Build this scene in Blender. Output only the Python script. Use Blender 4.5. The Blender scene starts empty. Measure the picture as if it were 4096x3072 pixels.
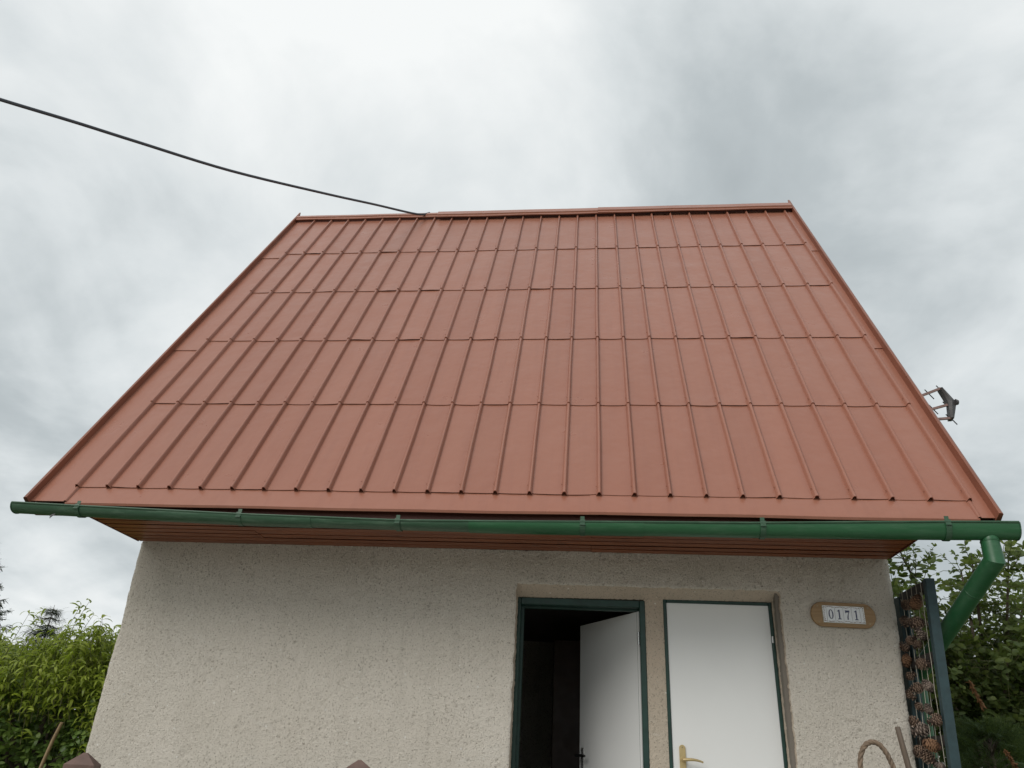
import bpy, math, random
import numpy as np
from mathutils import Vector, Matrix

sc = bpy.context.scene
COL = sc.collection
random.seed(7)
rng = np.random.default_rng(11)
rad = math.radians

# ------------------------------------------------------------------ camera
CAM = np.array([3.3078, -5.0129, 1.3461])
cd = bpy.data.cameras.new('camera')
cam = bpy.data.objects.new('camera', cd)
COL.objects.link(cam)
r_ = Vector((0.99433, 0.094908, 0.047957)).normalized()
w_ = Vector((-0.106336, 0.888361, 0.446662)).normalized()
u_ = r_.cross(w_)
cam.matrix_world = Matrix(((r_.x, u_.x, -w_.x, CAM[0]), (r_.y, u_.y, -w_.y, CAM[1]), (r_.z, u_.z, -w_.z, CAM[2]), (0, 0, 0, 1)))
cd.sensor_fit = 'HORIZONTAL'
cd.sensor_width = 36.0
cd.lens = 3008.1 / 4096 * 36.0
cd.clip_start = 0.05
cd.clip_end = 2000
sc.camera = cam

# ------------------------------------------------------------------ node helpers
def N(nt, typ, **kw):
    n = nt.nodes.new(typ)
    for k, v in kw.items():
        if k == 'inp':
            for a, b in v.items():
                n.inputs[a].default_value = b
        else:
            setattr(n, k, v)
    return n

def ramp(nt, fac, stops):
    n = nt.nodes.new('ShaderNodeValToRGB')
    e = n.color_ramp.elements
    while len(e) > 1:
        e.remove(e[-1])
    for i, (p, c) in enumerate(stops):
        if not isinstance(c, (tuple, list)):
            c = (c, c, c)
        el = e[0] if i == 0 else e.new(p)
        el.position = p
        el.color = (c[0], c[1], c[2], 1)
    nt.links.new(fac, n.inputs[0])
    return n.outputs[0]

def math_n(nt, op, a, b=None, c=None):
    n = nt.nodes.new('ShaderNodeMath')
    n.operation = op
    for i, v in enumerate((a, b, c)):
        if v is None:
            continue
        if isinstance(v, (int, float)):
            n.inputs[i].default_value = v
        else:
            nt.links.new(v, n.inputs[i])
    return n.outputs[0]

def mixc(nt, fac, a, b, mode='MIX'):
    n = nt.nodes.new('ShaderNodeMix')
    n.data_type = 'RGBA'
    n.blend_type = mode
    for idx, v in ((0, fac), (6, a), (7, b)):
        if isinstance(v, (int, float)):
            n.inputs[idx].default_value = v
        elif isinstance(v, (tuple, list)):
            n.inputs[idx].default_value = (v[0], v[1], v[2], 1)
        else:
            nt.links.new(v, n.inputs[idx])
    return n.outputs[2]

def noise(nt, vec, scale, detail=4, rough=0.55, dist=0.0, w=None):
    n = nt.nodes.new('ShaderNodeTexNoise')
    n.inputs['Scale'].default_value = scale
    n.inputs['Detail'].default_value = detail
    n.inputs['Roughness'].default_value = rough
    n.inputs['Distortion'].default_value = dist
    if vec is not None:
        nt.links.new(vec, n.inputs['Vector'])
    return n.outputs[0]

def mapping(nt, vec, scale=(1, 1, 1), loc=(0, 0, 0), rot=(0, 0, 0)):
    n = nt.nodes.new('ShaderNodeMapping')
    n.inputs['Scale'].default_value = scale
    n.inputs['Location'].default_value = loc
    n.inputs['Rotation'].default_value = rot
    nt.links.new(vec, n.inputs[0])
    return n.outputs[0]

# ------------------------------------------------------------------ sky, sun, exposure
SUN_EL, SUN_AZ = 35.0, 214.0      # azimuth: clockwise from +Y
world = bpy.data.worlds.new('World')
sc.world = world
world.use_nodes = True
nt = world.node_tree
nt.nodes.clear()
out = nt.nodes.new('ShaderNodeOutputWorld')
bg = nt.nodes.new('ShaderNodeBackground')
bg.inputs[1].default_value = 0.1
nt.links.new(bg.outputs[0], out.inputs[0])
sky = nt.nodes.new('ShaderNodeTexSky')
sky.sky_type = 'NISHITA'
sky.sun_disc = False
sky.sun_elevation = rad(SUN_EL)
sky.sun_rotation = rad(SUN_AZ)
sky.air_density = 1.0
sky.dust_density = 2.0
tc = nt.nodes.new('ShaderNodeTexCoord')
sep = nt.nodes.new('ShaderNodeSeparateXYZ')
nt.links.new(tc.outputs['Generated'], sep.inputs[0])
zz = math_n(nt, 'ADD', math_n(nt, 'MAXIMUM', sep.outputs[2], 0.0), 0.28)
cx = math_n(nt, 'DIVIDE', sep.outputs[0], zz)
cy = math_n(nt, 'DIVIDE', sep.outputs[1], zz)
cmb = nt.nodes.new('ShaderNodeCombineXYZ')
nt.links.new(cx, cmb.inputs[0])
nt.links.new(cy, cmb.inputs[1])
cloudp = mapping(nt, cmb.outputs[0], scale=(1.0, 0.72, 1), loc=(-8.94, 3.2, 0.4), rot=(0, 0, rad(-19.5)))
n1 = noise(nt, cloudp, 0.85, 6, 0.5, 0.5)
n2 = noise(nt, mapping(nt, cmb.outputs[0], scale=(1, 1, 1), loc=(7.3, -2.2, 2.0)), 2.3, 7, 0.56, 0.3)
cm = math_n(nt, 'ADD', math_n(nt, 'MULTIPLY', n1, 0.68), math_n(nt, 'MULTIPLY', n2, 0.32))
cloud = ramp(nt, cm, [(0.36, (3.7, 4.1, 4.25)), (0.44, (4.8, 5.25, 5.4)), (0.51, (6.8, 7.2, 7.3)), (0.60, (8.9, 9.1, 9.05))])
skyc = mixc(nt, 0.95, sky.outputs[0], cloud)
nt.links.new(skyc, bg.inputs[0])

sd = bpy.data.lights.new('sun', 'SUN')
sd.energy = 1.5
sd.angle = rad(30)
sd.color = (1.0, 0.965, 0.91)
sun = bpy.data.objects.new('sun', sd)
COL.objects.link(sun)
sdir = Vector((math.sin(rad(SUN_AZ)) * math.cos(rad(SUN_EL)), math.cos(rad(SUN_AZ)) * math.cos(rad(SUN_EL)), math.sin(rad(SUN_EL))))
sun.rotation_euler = sdir.to_track_quat('Z', 'Y').to_euler()
sun.location = sdir * 30

vs = sc.view_settings
vs.view_transform = 'Standard'
vs.look = 'None'
vs.exposure = 0.12
vs.gamma = 1.0
vs.use_curve_mapping = False
sc.render.engine = 'CYCLES'
sc.cycles.use_denoising = True
sc.cycles.max_bounces = 8
sc.cycles.transparent_max_bounces = 8

# ------------------------------------------------------------------ materials
def newmat(name):
    m = bpy.data.materials.new(name)
    m.use_nodes = True
    nt = m.node_tree
    return m, nt, nt.nodes['Principled BSDF']

def setbump(nt, p, h, strength=0.3, dist=0.005):
    b = nt.nodes.new('ShaderNodeBump')
    b.inputs['Strength'].default_value = strength
    b.inputs['Distance'].default_value = dist
    nt.links.new(h, b.inputs['Height'])
    nt.links.new(b.outputs[0], p.inputs['Normal'])

def wcoord(nt):
    g = nt.nodes.new('ShaderNodeNewGeometry')
    return g.outputs['Position']

def simple(name, col, rough=0.5, var=0.15, scale=12, metallic=0.0, bump=0.0, bscale=80, stretch=(1, 1, 1), spec=0.5):
    m, nt, p = newmat(name)
    pos = mapping(nt, wcoord(nt), scale=stretch)
    n = noise(nt, pos, scale, 5, 0.6)
    a = tuple(max(0, c * (1 - var)) for c in col)
    b = tuple(min(1, c * (1 + var)) for c in col)
    nt.links.new(ramp(nt, n, [(0.3, a), (0.7, b)]), p.inputs['Base Color'])
    n2 = noise(nt, pos, scale * 2.7, 4)
    nt.links.new(ramp(nt, n2, [(0.3, max(0.05, rough - 0.08)), (0.7, min(1, rough + 0.08))]), p.inputs['Roughness'])
    p.inputs['Metallic'].default_value = metallic
    p.inputs['Specular IOR Level'].default_value = spec
    if bump:
        setbump(nt, p, noise(nt, pos, bscale, 4), bump, 0.003)
    return m

M = {}
# painted sheet metal of the roof
m, nt, p = newmat('roof_paint')
pos = wcoord(nt)
oi = nt.nodes.new('ShaderNodeObjectInfo')
base = mixc(nt, oi.outputs['Random'], (0.295, 0.117, 0.075), (0.325, 0.132, 0.086))
big = noise(nt, pos, 0.9, 4, 0.55)
base = mixc(nt, ramp(nt, big, [(0.35, 0.0), (0.7, 0.35)]), base, (0.315, 0.146, 0.099))
stre = noise(nt, mapping(nt, pos, scale=(9, 0.8, 0.5)), 2.0, 5, 0.65)
base = mixc(nt, ramp(nt, stre, [(0.48, 0.0), (0.78, 0.30)]), base, (0.24, 0.095, 0.066))
spk = noise(nt, pos, 170, 2, 0.5)
base = mixc(nt, ramp(nt, spk, [(0.74, 0.0), (0.78, 0.55)]), base, (0.12, 0.06, 0.045))
nt.links.new(base, p.inputs['Base Color'])
nt.links.new(ramp(nt, noise(nt, pos, 5, 5), [(0.3, 0.27), (0.7, 0.40)]), p.inputs['Roughness'])
p.inputs['Specular IOR Level'].default_value = 0.5
hb = math_n(nt, 'ADD', math_n(nt, 'MULTIPLY', noise(nt, pos, 5.5, 2), 1.0), math_n(nt, 'MULTIPLY', noise(nt, pos, 220, 2), 0.012))
setbump(nt, p, hb, 0.5, 0.016)
M['roof'] = m

# roughcast wall
def render_mat(name, c0, c1, relief=1.0):
    m, nt, p = newmat(name)
    pos = wcoord(nt)
    big = noise(nt, pos, 1.1, 5, 0.6)
    col = ramp(nt, big, [(0.3, c0), (0.7, c1)])
    grn = noise(nt, mapping(nt, pos, loc=(4.4, 1, 2)), 0.8, 3, 0.5)
    col = mixc(nt, ramp(nt, grn, [(0.5, 0.0), (0.75, 0.35)]), col, (0.54, 0.51, 0.43))
    vst = noise(nt, mapping(nt, pos, scale=(7, 7, 0.7)), 1.6, 5, 0.6)
    col = mixc(nt, ramp(nt, vst, [(0.52, 0.0), (0.8, 0.25)]), col, (0.44, 0.40, 0.34))
    f1 = noise(nt, pos, 95, 3, 0.6)
    col = mixc(nt, ramp(nt, f1, [(0.31, 0.8), (0.44, 0.0)]), col, (0.25, 0.215, 0.17))
    v = nt.nodes.new('ShaderNodeTexVoronoi')
    v.inputs['Scale'].default_value = 60
    nt.links.new(pos, v.inputs['Vector'])
    # scuffed pale scrapes, grimy runs and a few blotches of their own shape
    sc1 = noise(nt, mapping(nt, pos, scale=(1.0, 1.0, 2.6), loc=(1.3, 0, 5.1)), 2.1, 8, 0.72, 0.8)
    col = mixc(nt, ramp(nt, sc1, [(0.62, 0.0), (0.70, 0.38)]), col, (0.74, 0.71, 0.65))
    sc2 = noise(nt, mapping(nt, pos, scale=(5.5, 5.5, 0.45), loc=(8.3, 0, 1.1)), 1.3, 6, 0.62, 0.2)
    col = mixc(nt, ramp(nt, sc2, [(0.58, 0.0), (0.75, 0.16)]), col, (0.38, 0.35, 0.30))
    wn = nt.nodes.new('ShaderNodeTexWhiteNoise')
    nt.links.new(v.outputs['Position'], wn.inputs['Vector'])
    sel = math_n(nt, 'GREATER_THAN', wn.outputs['Value'], 0.988)
    dot = math_n(nt, 'LESS_THAN', v.outputs['Distance'], 0.36)
    col = mixc(nt, math_n(nt, 'MULTIPLY', math_n(nt, 'MULTIPLY', sel, dot), 0.7), col, (0.85, 0.83, 0.78))
    nt.links.new(col, p.inputs['Base Color'])
    p.inputs['Roughness'].default_value = 0.93
    p.inputs['Specular IOR Level'].default_value = 0.2
    h = math_n(nt, 'ADD', noise(nt, pos, 105, 4, 0.7), math_n(nt, 'MULTIPLY', noise(nt, pos, 260, 3, 0.6), 0.45))
    setbump(nt, p, h, 0.9 * relief, 0.014)
    return m
M['wall'] = render_mat('roughcast', (0.66, 0.608, 0.53), (0.745, 0.693, 0.615))
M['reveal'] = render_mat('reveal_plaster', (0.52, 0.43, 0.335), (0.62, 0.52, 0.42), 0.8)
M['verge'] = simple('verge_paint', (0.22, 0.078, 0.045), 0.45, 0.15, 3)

# soffit boards
def wood(name, ca, cb, rough=0.45, axis='x', rnd=0.35, sc_=1.0):
    m, nt, p = newmat(name)
    pos = wcoord(nt)
    oi = nt.nodes.new('ShaderNodeObjectInfo')
    off = nt.nodes.new('ShaderNodeVectorMath')
    off.operation = 'ADD'
    sx = nt.nodes.new('ShaderNodeCombineXYZ')
    for i in range(3):
        nt.links.new(math_n(nt, 'MULTIPLY', oi.outputs['Random'], 17.0 + i), sx.inputs[i])
    nt.links.new(pos, off.inputs[0])
    nt.links.new(sx.outputs[0], off.inputs[1])
    s = {'x': (0.9, 14, 14), 'y': (14, 0.9, 14), 'z': (14, 14, 0.9)}[axis]
    gp = mapping(nt, off.outputs[0], scale=tuple(q * sc_ for q in s))
    g = noise(nt, gp, 2.2, 6, 0.65, 0.6)
    col = ramp(nt, g, [(0.3, ca), (0.65, cb)])
    col = mixc(nt, math_n(nt, 'MULTIPLY', oi.outputs['Random'], rnd), col, ca)
    v = nt.nodes.new('ShaderNodeTexVoronoi')
    v.inputs['Scale'].default_value = 1.0
    kp = {'x': (3.2, 11, 11), 'y': (11, 3.2, 11), 'z': (11, 11, 3.2)}[axis]
    nt.links.new(mapping(nt, off.outputs[0], scale=tuple(q * sc_ for q in kp)), v.inputs['Vector'])
    col = mixc(nt, ramp(nt, v.outputs['Distance'], [(0.06, 0.75), (0.13, 0.0)]), col, tuple(c * 0.3 for c in ca))
    nt.links.new(col, p.inputs['Base Color'])
    p.inputs['Roughness'].default_value = rough
    setbump(nt, p, g, 0.25, 0.002)
    return m
M['soffit'] = wood('stained_soffit', (0.13, 0.034, 0.013), (0.32, 0.10, 0.036), 0.42)
M['fascia'] = wood('stained_fascia', (0.09, 0.02, 0.013), (0.15, 0.035, 0.02), 0.45)
M['plaque_wood'] = wood('plaque_wood', (0.23, 0.135, 0.055), (0.37, 0.235, 0.115), 0.5, 'x', 0.1, 2.5)
M['stake'] = wood('bare_wood', (0.22, 0.14, 0.075), (0.36, 0.26, 0.15), 0.7, 'z', 0.2, 2)
M['post'] = simple('brown_post', (0.13, 0.078, 0.062), 0.6, 0.25, 18, bump=0.3, bscale=60)
M['trunk'] = simple('bark', (0.11, 0.085, 0.065), 0.9, 0.4, 14, bump=0.6, bscale=50)
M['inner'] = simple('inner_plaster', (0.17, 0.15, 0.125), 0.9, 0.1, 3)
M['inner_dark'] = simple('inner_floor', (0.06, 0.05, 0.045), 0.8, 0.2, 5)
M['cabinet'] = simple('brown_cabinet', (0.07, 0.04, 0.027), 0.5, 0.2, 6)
# green gutter paint
def greenpaint(name, a, b, fade):
    m, nt, p = newmat(name)
    pos = wcoord(nt)
    n = noise(nt, mapping(nt, pos, scale=(0.7, 3, 3)), 3.0, 6, 0.65)
    col = ramp(nt, n, [(0.3, a), (0.7, b)])
    f = noise(nt, mapping(nt, pos, scale=(1.0, 8, 8)), 6.0, 6, 0.7)
    col = mixc(nt, ramp(nt, f, [(0.5, 0.0), (0.75, fade)]), col, (0.14, 0.22, 0.15))
    nt.links.new(col, p.inputs['Base Color'])
    nt.links.new(ramp(nt, f, [(0.3, 0.3), (0.7, 0.55)]), p.inputs['Roughness'])
    setbump(nt, p, noise(nt, pos, 40, 4), 0.08, 0.003)
    return m
M['gutter'] = greenpaint('gutter_green', (0.020, 0.066, 0.032), (0.036, 0.092, 0.05), 0.5)
M['gutter_new'] = greenpaint('gutter_green_glossy', (0.012, 0.083, 0.029), (0.02, 0.105, 0.04), 0.22)
M['gutter_in'] = simple('gutter_dirt', (0.05, 0.05, 0.035), 0.9, 0.3, 12)
M['frame'] = simple('frame_green', (0.009, 0.038, 0.029), 0.42, 0.25, 12)
M['door'] = simple('door_white', (0.74, 0.745, 0.735), 0.42, 0.02, 2.0, bump=0.05, bscale=30)
M['door_edge'] = simple('door_edge', (0.55, 0.55, 0.53), 0.5, 0.05, 6)
M['brass'] = simple('gold_handle', (0.52, 0.40, 0.20), 0.36, 0.08, 30, metallic=0.55)
M['steel'] = simple('steel_plate', (0.55, 0.55, 0.54), 0.3, 0.1, 30, metallic=0.8)
M['black'] = simple('black_plastic', (0.012, 0.012, 0.012), 0.4, 0.2, 20)
M['tile'] = simple('white_tile', (0.74, 0.76, 0.78), 0.15, 0.03, 20)
M['ink'] = simple('blue_ink', (0.028, 0.03, 0.09), 0.25, 0.15, 60)
M['ornament'] = simple('brown_ornament', (0.17, 0.10, 0.06), 0.3, 0.4, 150)
M['grout'] = simple('tile_joint', (0.30, 0.30, 0.29), 0.8, 0.1, 50)
M['screw'] = simple('screw', (0.35, 0.28, 0.18), 0.4, 0.2, 50, metallic=0.8)
M['teal'] = simple('teal_frame', (0.019, 0.044, 0.050), 0.6, 0.2, 25, bump=0.2, bscale=120)
M['teal_dark'] = simple('dark_frame_wood', (0.022, 0.019, 0.017), 0.7, 0.3, 25, bump=0.2, bscale=120)
M['string'] = simple('cotton_string', (0.42, 0.39, 0.32), 0.9, 0.15, 60)
M['cone_a'] = simple('cone_brown', (0.15, 0.085, 0.052), 0.75, 0.5, 70)
M['cone_b'] = simple('cone_orange', (0.24, 0.10, 0.038), 0.75, 0.45, 70)
M['cone_c'] = simple('cone_grey', (0.25, 0.185, 0.145), 0.8, 0.45, 70)
def conemat(name, core, tipc):
    m, nt, p = newmat(name)
    t = nt.nodes.new('ShaderNodeTexCoord')
    sp = nt.nodes.new('ShaderNodeSeparateXYZ')
    nt.links.new(t.outputs['Object'], sp.inputs[0])
    r2 = math_n(nt, 'ADD', math_n(nt, 'POWER', sp.outputs[0], 2.0), math_n(nt, 'POWER', sp.outputs[1], 2.0))
    rr = math_n(nt, 'SQRT', r2)
    n = noise(nt, t.outputs['Object'], 160, 3)
    f = math_n(nt, 'ADD', math_n(nt, 'MULTIPLY', rr, 30.0), math_n(nt, 'MULTIPLY', n, 0.35))
    nt.links.new(ramp(nt, f, [(0.55, core), (0.95, tuple((a + b) / 2 for a, b in zip(core, tipc))), (1.2, tipc)]), p.inputs['Base Color'])
    p.inputs['Roughness'].default_value = 0.8
    return m
M['cone_a'] = conemat('cone_brown', (0.03, 0.016, 0.010), (0.23, 0.155, 0.11))
M['cone_b'] = conemat('cone_orange', (0.06, 0.026, 0.012), (0.24, 0.13, 0.07))
M['cone_c'] = conemat('cone_grey', (0.045, 0.03, 0.023), (0.29, 0.225, 0.185))
M['twig'] = simple('green_twig', (0.10, 0.10, 0.035), 0.7, 0.25, 20)
M['bounce_ground'] = simple('pale_bounce_ground', (0.33, 0.31, 0.28), 0.95, 0.2, 9, bump=0.6, bscale=70)  # kept pale so the unseen yard throws light back up
M['cable'] = simple('cable_sheath', (0.055, 0.065, 0.08), 0.5, 0.15, 10)
M['ant_body'] = simple('antenna_plastic', (0.07, 0.066, 0.066), 0.5, 0.12, 12)
M['ant_boom'] = simple('antenna_boom', (0.24, 0.15, 0.13), 0.4, 0.2, 25, metallic=0.4)
M['ant_rod'] = simple('antenna_rod', (0.06, 0.06, 0.065), 0.4, 0.1, 30, metallic=0.4)
M['wicker'] = simple('wicker', (0.17, 0.12, 0.08), 0.65, 0.35, 40)
M['toolwood'] = wood('tool_handle_wood', (0.075, 0.055, 0.04), (0.14, 0.10, 0.07), 0.6, 'z', 0.1, 3)
M['dead'] = simple('dead_needles', (0.24, 0.115, 0.05), 0.85, 0.35, 40)
M['wisp'] = simple('grey_feather', (0.2, 0.19, 0.2), 0.9, 0.3, 60)

def leafmat(name, stops, trans=0.35, rough=0.45):
    m = bpy.data.materials.new(name)
    m.use_nodes = True
    nt = m.node_tree
    p = nt.nodes['Principled BSDF']
    g = nt.nodes.new('ShaderNodeNewGeometry')
    col = ramp(nt, g.outputs['Random Per Island'], stops)
    big = noise(nt, g.outputs['Position'], 2.5, 3)
    col = mixc(nt, ramp(nt, big, [(0.35, 0.0), (0.7, 0.4)]), col, stops[-1][1])
    nt.links.new(col, p.inputs['Base Color'])
    p.inputs['Roughness'].default_value = rough
    p.inputs['Specular IOR Level'].default_value = 0.35
    t = nt.nodes.new('ShaderNodeBsdfTranslucent')
    nt.links.new(mixc(nt, 0.5, col, (0.25, 0.35, 0.03), 'MIX'), t.inputs[0])
    mx = nt.nodes.new('ShaderNodeMixShader')
    mx.inputs[0].default_value = trans
    nt.links.new(p.outputs[0], mx.inputs[1])
    nt.links.new(t.outputs[0], mx.inputs[2])
    nt.links.new(mx.outputs[0], nt.nodes['Material Output'].inputs[0])
    return m
M['peach_leaf'] = leafmat('peach_leaf', [(0.0, (0.17, 0.23, 0.026)), (0.5, (0.27, 0.34, 0.04)), (1.0, (0.38, 0.44, 0.07))], 0.48)
M['hedge_leaf'] = leafmat('hedge_leaf', [(0.0, (0.065, 0.12, 0.024)), (0.6, (0.12, 0.20, 0.044)), (1.0, (0.19, 0.27, 0.06))], 0.4)
M['cherry_leaf'] = leafmat('cherry_leaf', [(0.0, (0.055, 0.09, 0.028)), (0.6, (0.105, 0.15, 0.045)), (1.0, (0.18, 0.22, 0.065))], 0.42)
M['thuja_leaf'] = leafmat('thuja_leaf', [(0.0, (0.018, 0.045, 0.015)), (0.6, (0.04, 0.075, 0.025)), (1.0, (0.075, 0.11, 0.03))], 0.2, 0.6)
M['spruce_leaf'] = leafmat('spruce_leaf', [(0.0, (0.018, 0.035, 0.022)), (1.0, (0.04, 0.06, 0.035))], 0.1, 0.6)
# ground
m, nt, p = newmat('lawn')
pos = wcoord(nt)
c = ramp(nt, noise(nt, pos, 1.3, 6, 0.6), [(0.3, (0.05, 0.08, 0.025)), (0.7, (0.10, 0.13, 0.04))])
c = mixc(nt, ramp(nt, noise(nt, pos, 45, 4), [(0.45, 0.0), (0.7, 0.6)]), c, (0.15, 0.14, 0.06))
nt.links.new(c, p.inputs['Base Color'])
p.inputs['Roughness'].default_value = 0.95
setbump(nt, p, noise(nt, pos, 60, 5), 0.7, 0.03)
M['lawn'] = m
M['paving'] = simple('concrete_paving', (0.36, 0.35, 0.32), 0.9, 0.12, 4, bump=0.3, bscale=90)

# ------------------------------------------------------------------ mesh helpers
class MB:
    def __init__(s):
        s.v = []
        s.f = []
    def add(s, verts, faces):
        o = len(s.v)
        s.v += [tuple(map(float, q)) for q in verts]
        s.f += [tuple(o + i for i in f) for f in faces]
        return s
    def box(s, a, b):
        x0, y0, z0 = a
        x1, y1, z1 = b
        return s.add([(x0, y0, z0), (x1, y0, z0), (x1, y1, z0), (x0, y1, z0), (x0, y0, z1), (x1, y0, z1), (x1, y1, z1), (x0, y1, z1)],
                     [(0, 3, 2, 1), (4, 5, 6, 7), (0, 1, 5, 4), (1, 2, 6, 5), (2, 3, 7, 6), (3, 0, 4, 7)])
    def bevbox(s, a, b, w):
        x0, y0, z0 = a
        x1, y1, z1 = b
        # chamfered on all edges: 24 verts
        import itertools
        V = {}
        vs_ = []
        for ix, iy, iz in itertools.product((0, 1), repeat=3):
            X = (x0, x1)[ix]; Y = (y0, y1)[iy]; Z = (z0, z1)[iz]
            dx = w if ix == 0 else -w; dy = w if iy == 0 else -w; dz = w if iz == 0 else -w
            for k, q in (('x', (X, Y + dy, Z + dz)), ('y', (X + dx, Y, Z + dz)), ('z', (X + dx, Y + dy, Z))):
                V[(ix, iy, iz, k)] = len(vs_)
                vs_.append(q)
        F = []
        cyc = [(0, 0), (1, 0), (1, 1), (0, 1)]
        for s_ in (0, 1):
            F.append(tuple(V[(s_, a_, b_, 'x')] for a_, b_ in cyc))
            F.append(tuple(V[(a_, s_, b_, 'y')] for a_, b_ in cyc))
            F.append(tuple(V[(a_, b_, s_, 'z')] for a_, b_ in cyc))
        for a_ in (0, 1):
            for b_ in (0, 1):
                F.append((V[(0, a_, b_, 'y')], V[(1, a_, b_, 'y')], V[(1, a_, b_, 'z')], V[(0, a_, b_, 'z')]))
                F.append((V[(a_, 0, b_, 'x')], V[(a_, 1, b_, 'x')], V[(a_, 1, b_, 'z')], V[(a_, 0, b_, 'z')]))
                F.append((V[(a_, b_, 0, 'x')], V[(a_, b_, 1, 'x')], V[(a_, b_, 1, 'y')], V[(a_, b_, 0, 'y')]))
        for ix, iy, iz in itertools.product((0, 1), repeat=3):
            F.append((V[(ix, iy, iz, 'x')], V[(ix, iy, iz, 'y')], V[(ix, iy, iz, 'z')]))
        return s.add(vs_, F)
    def tube(s, pts, r, n=10, cap=True, squash=None):
        pts = [Vector(q) for q in pts]
        rs = r if isinstance(r, (list, tuple)) else [r] * len(pts)
        vs_ = []
        prev = None
        for i, q in enumerate(pts):
            t = (pts[min(i + 1, len(pts) - 1)] - pts[max(i - 1, 0)]).normalized()
            if prev is None:
                a = t.cross(Vector((0, 0, 1)))
                if a.length < 1e-3:
                    a = t.cross(Vector((1, 0, 0)))
            else:
                a = prev - t * prev.dot(t)
            a.normalize()
            prev = a
            b = t.cross(a)
            for k in range(n):
                an = 2 * math.pi * k / n
                vs_.append(q + a * (math.cos(an) * rs[i]) + b * (math.sin(an) * rs[i]))
        F = []
        for i in range(len(pts) - 1):
            for k in range(n):
                k2 = (k + 1) % n
                F.append((i * n + k, i * n + k2, (i + 1) * n + k2, (i + 1) * n + k))
        if cap:
            F.append(tuple(range(n - 1, -1, -1)))
            F.append(tuple((len(pts) - 1) * n + k for k in range(n)))
        return s.add(vs_, F)
    def prism(s, poly, axis, a, b):
        """extrude a 2D polygon along axis; poly in the two remaining axes in order"""
        n = len(poly)
        def mk(p2, t):
            if axis == 'x': return (t, p2[0], p2[1])
            if axis == 'y': return (p2[0], t, p2[1])
            return (p2[0], p2[1], t)
        vs_ = [mk(q, a) for q in poly] + [mk(q, b) for q in poly]
        F = [tuple(range(n)), tuple(range(2 * n - 1, n - 1, -1))]
        for i in range(n):
            j = (i + 1) % n
            F.append((i, j, n + j, n + i))
        return s.add(vs_, F)
    def grid(s, P):
        """P: array (nu, nv, 3)"""
        nu, nv = P.shape[:2]
        F = [(i * nv + j, (i + 1) * nv + j, (i + 1) * nv + j + 1, i * nv + j + 1) for i in range(nu - 1) for j in range(nv - 1)]
        return s.add(P.reshape(-1, 3).tolist(), F)
    def mesh(s, name, mat, smooth=False, recalc=True):
        me = bpy.data.meshes.new(name)
        me.from_pydata(s.v, [], s.f)
        if recalc:
            import bmesh
            bm = bmesh.new()
            bm.from_mesh(me)
            bmesh.ops.recalc_face_normals(bm, faces=bm.faces)
            bm.to_mesh(me)
            bm.free()
        me.materials.append(M[mat] if isinstance(mat, str) else mat)
        if smooth is True:
            me.polygons.foreach_set('use_smooth', [True] * len(me.polygons))
        elif smooth:
            me.polygons.foreach_set('use_smooth', [True] * len(me.polygons))
            me.set_sharp_from_angle(angle=rad(smooth))
        me.update()
        return me
    def build(s, name, mat, parent=None, smooth=False, recalc=True):
        return link(name, s.mesh(name, mat, smooth, recalc), parent)

def link(name, me, parent=None):
    o = bpy.data.objects.new(name, me)
    COL.objects.link(o)
    if parent is not None:
        o.parent = parent
    return o

def empty(name, loc=(0, 0, 0)):
    o = bpy.data.objects.new(name, None)
    o.empty_display_size = 0.1
    COL.objects.link(o)
    o.location = loc
    return o

def tag(o, label=None, cat=None, group=None, kind=None):
    if label: o['label'] = label
    if cat: o['category'] = cat
    if group: o['group'] = group
    if kind: o['kind'] = kind
    return o

def keep(o, parent):
    """parent without moving (parents are placed by translation only)"""
    bpy.context.view_layer.update()
    o.parent = parent
    o.matrix_parent_inverse = parent.matrix_world.inverted()
    return o

def npmesh(name, V, F, mat, smooth=False):
    """V (n,3) array, F (m,4) array"""
    me = bpy.data.meshes.new(name)
    me.vertices.add(len(V))
    me.vertices.foreach_set('co', np.asarray(V, np.float32).ravel())
    k = F.shape[1]
    me.loops.add(F.size)
    me.loops.foreach_set('vertex_index', F.ravel().astype(np.int32))
    me.polygons.add(len(F))
    me.polygons.foreach_set('loop_start', np.arange(0, F.size, k, dtype=np.int32))
    me.polygons.foreach_set('loop_total', np.full(len(F), k, np.int32))
    if smooth:
        me.polygons.foreach_set('use_smooth', np.ones(len(F), bool))
    me.materials.append(M[mat])
    me.update(calc_edges=True)
    me.validate()
    return me

def fnoise(nu, nv, du, dv, lmin, lmax, seed):
    """band-limited gaussian noise, wavelengths lmin..lmax (metres), unit rms"""
    g = np.random.default_rng(seed)
    A = np.fft.rfft2(g.standard_normal((nu, nv)))
    fu = np.fft.fftfreq(nu, du)[:, None]
    fv = np.fft.rfftfreq(nv, dv)[None, :]
    f = np.sqrt(fu ** 2 + fv ** 2) + 1e-9
    w = np.exp(-((f * lmin) ** 2)) * (1 - np.exp(-((f * lmax) ** 2)))
    n = np.fft.irfft2(A * w, s=(nu, nv))
    return n / n.std()

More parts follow.
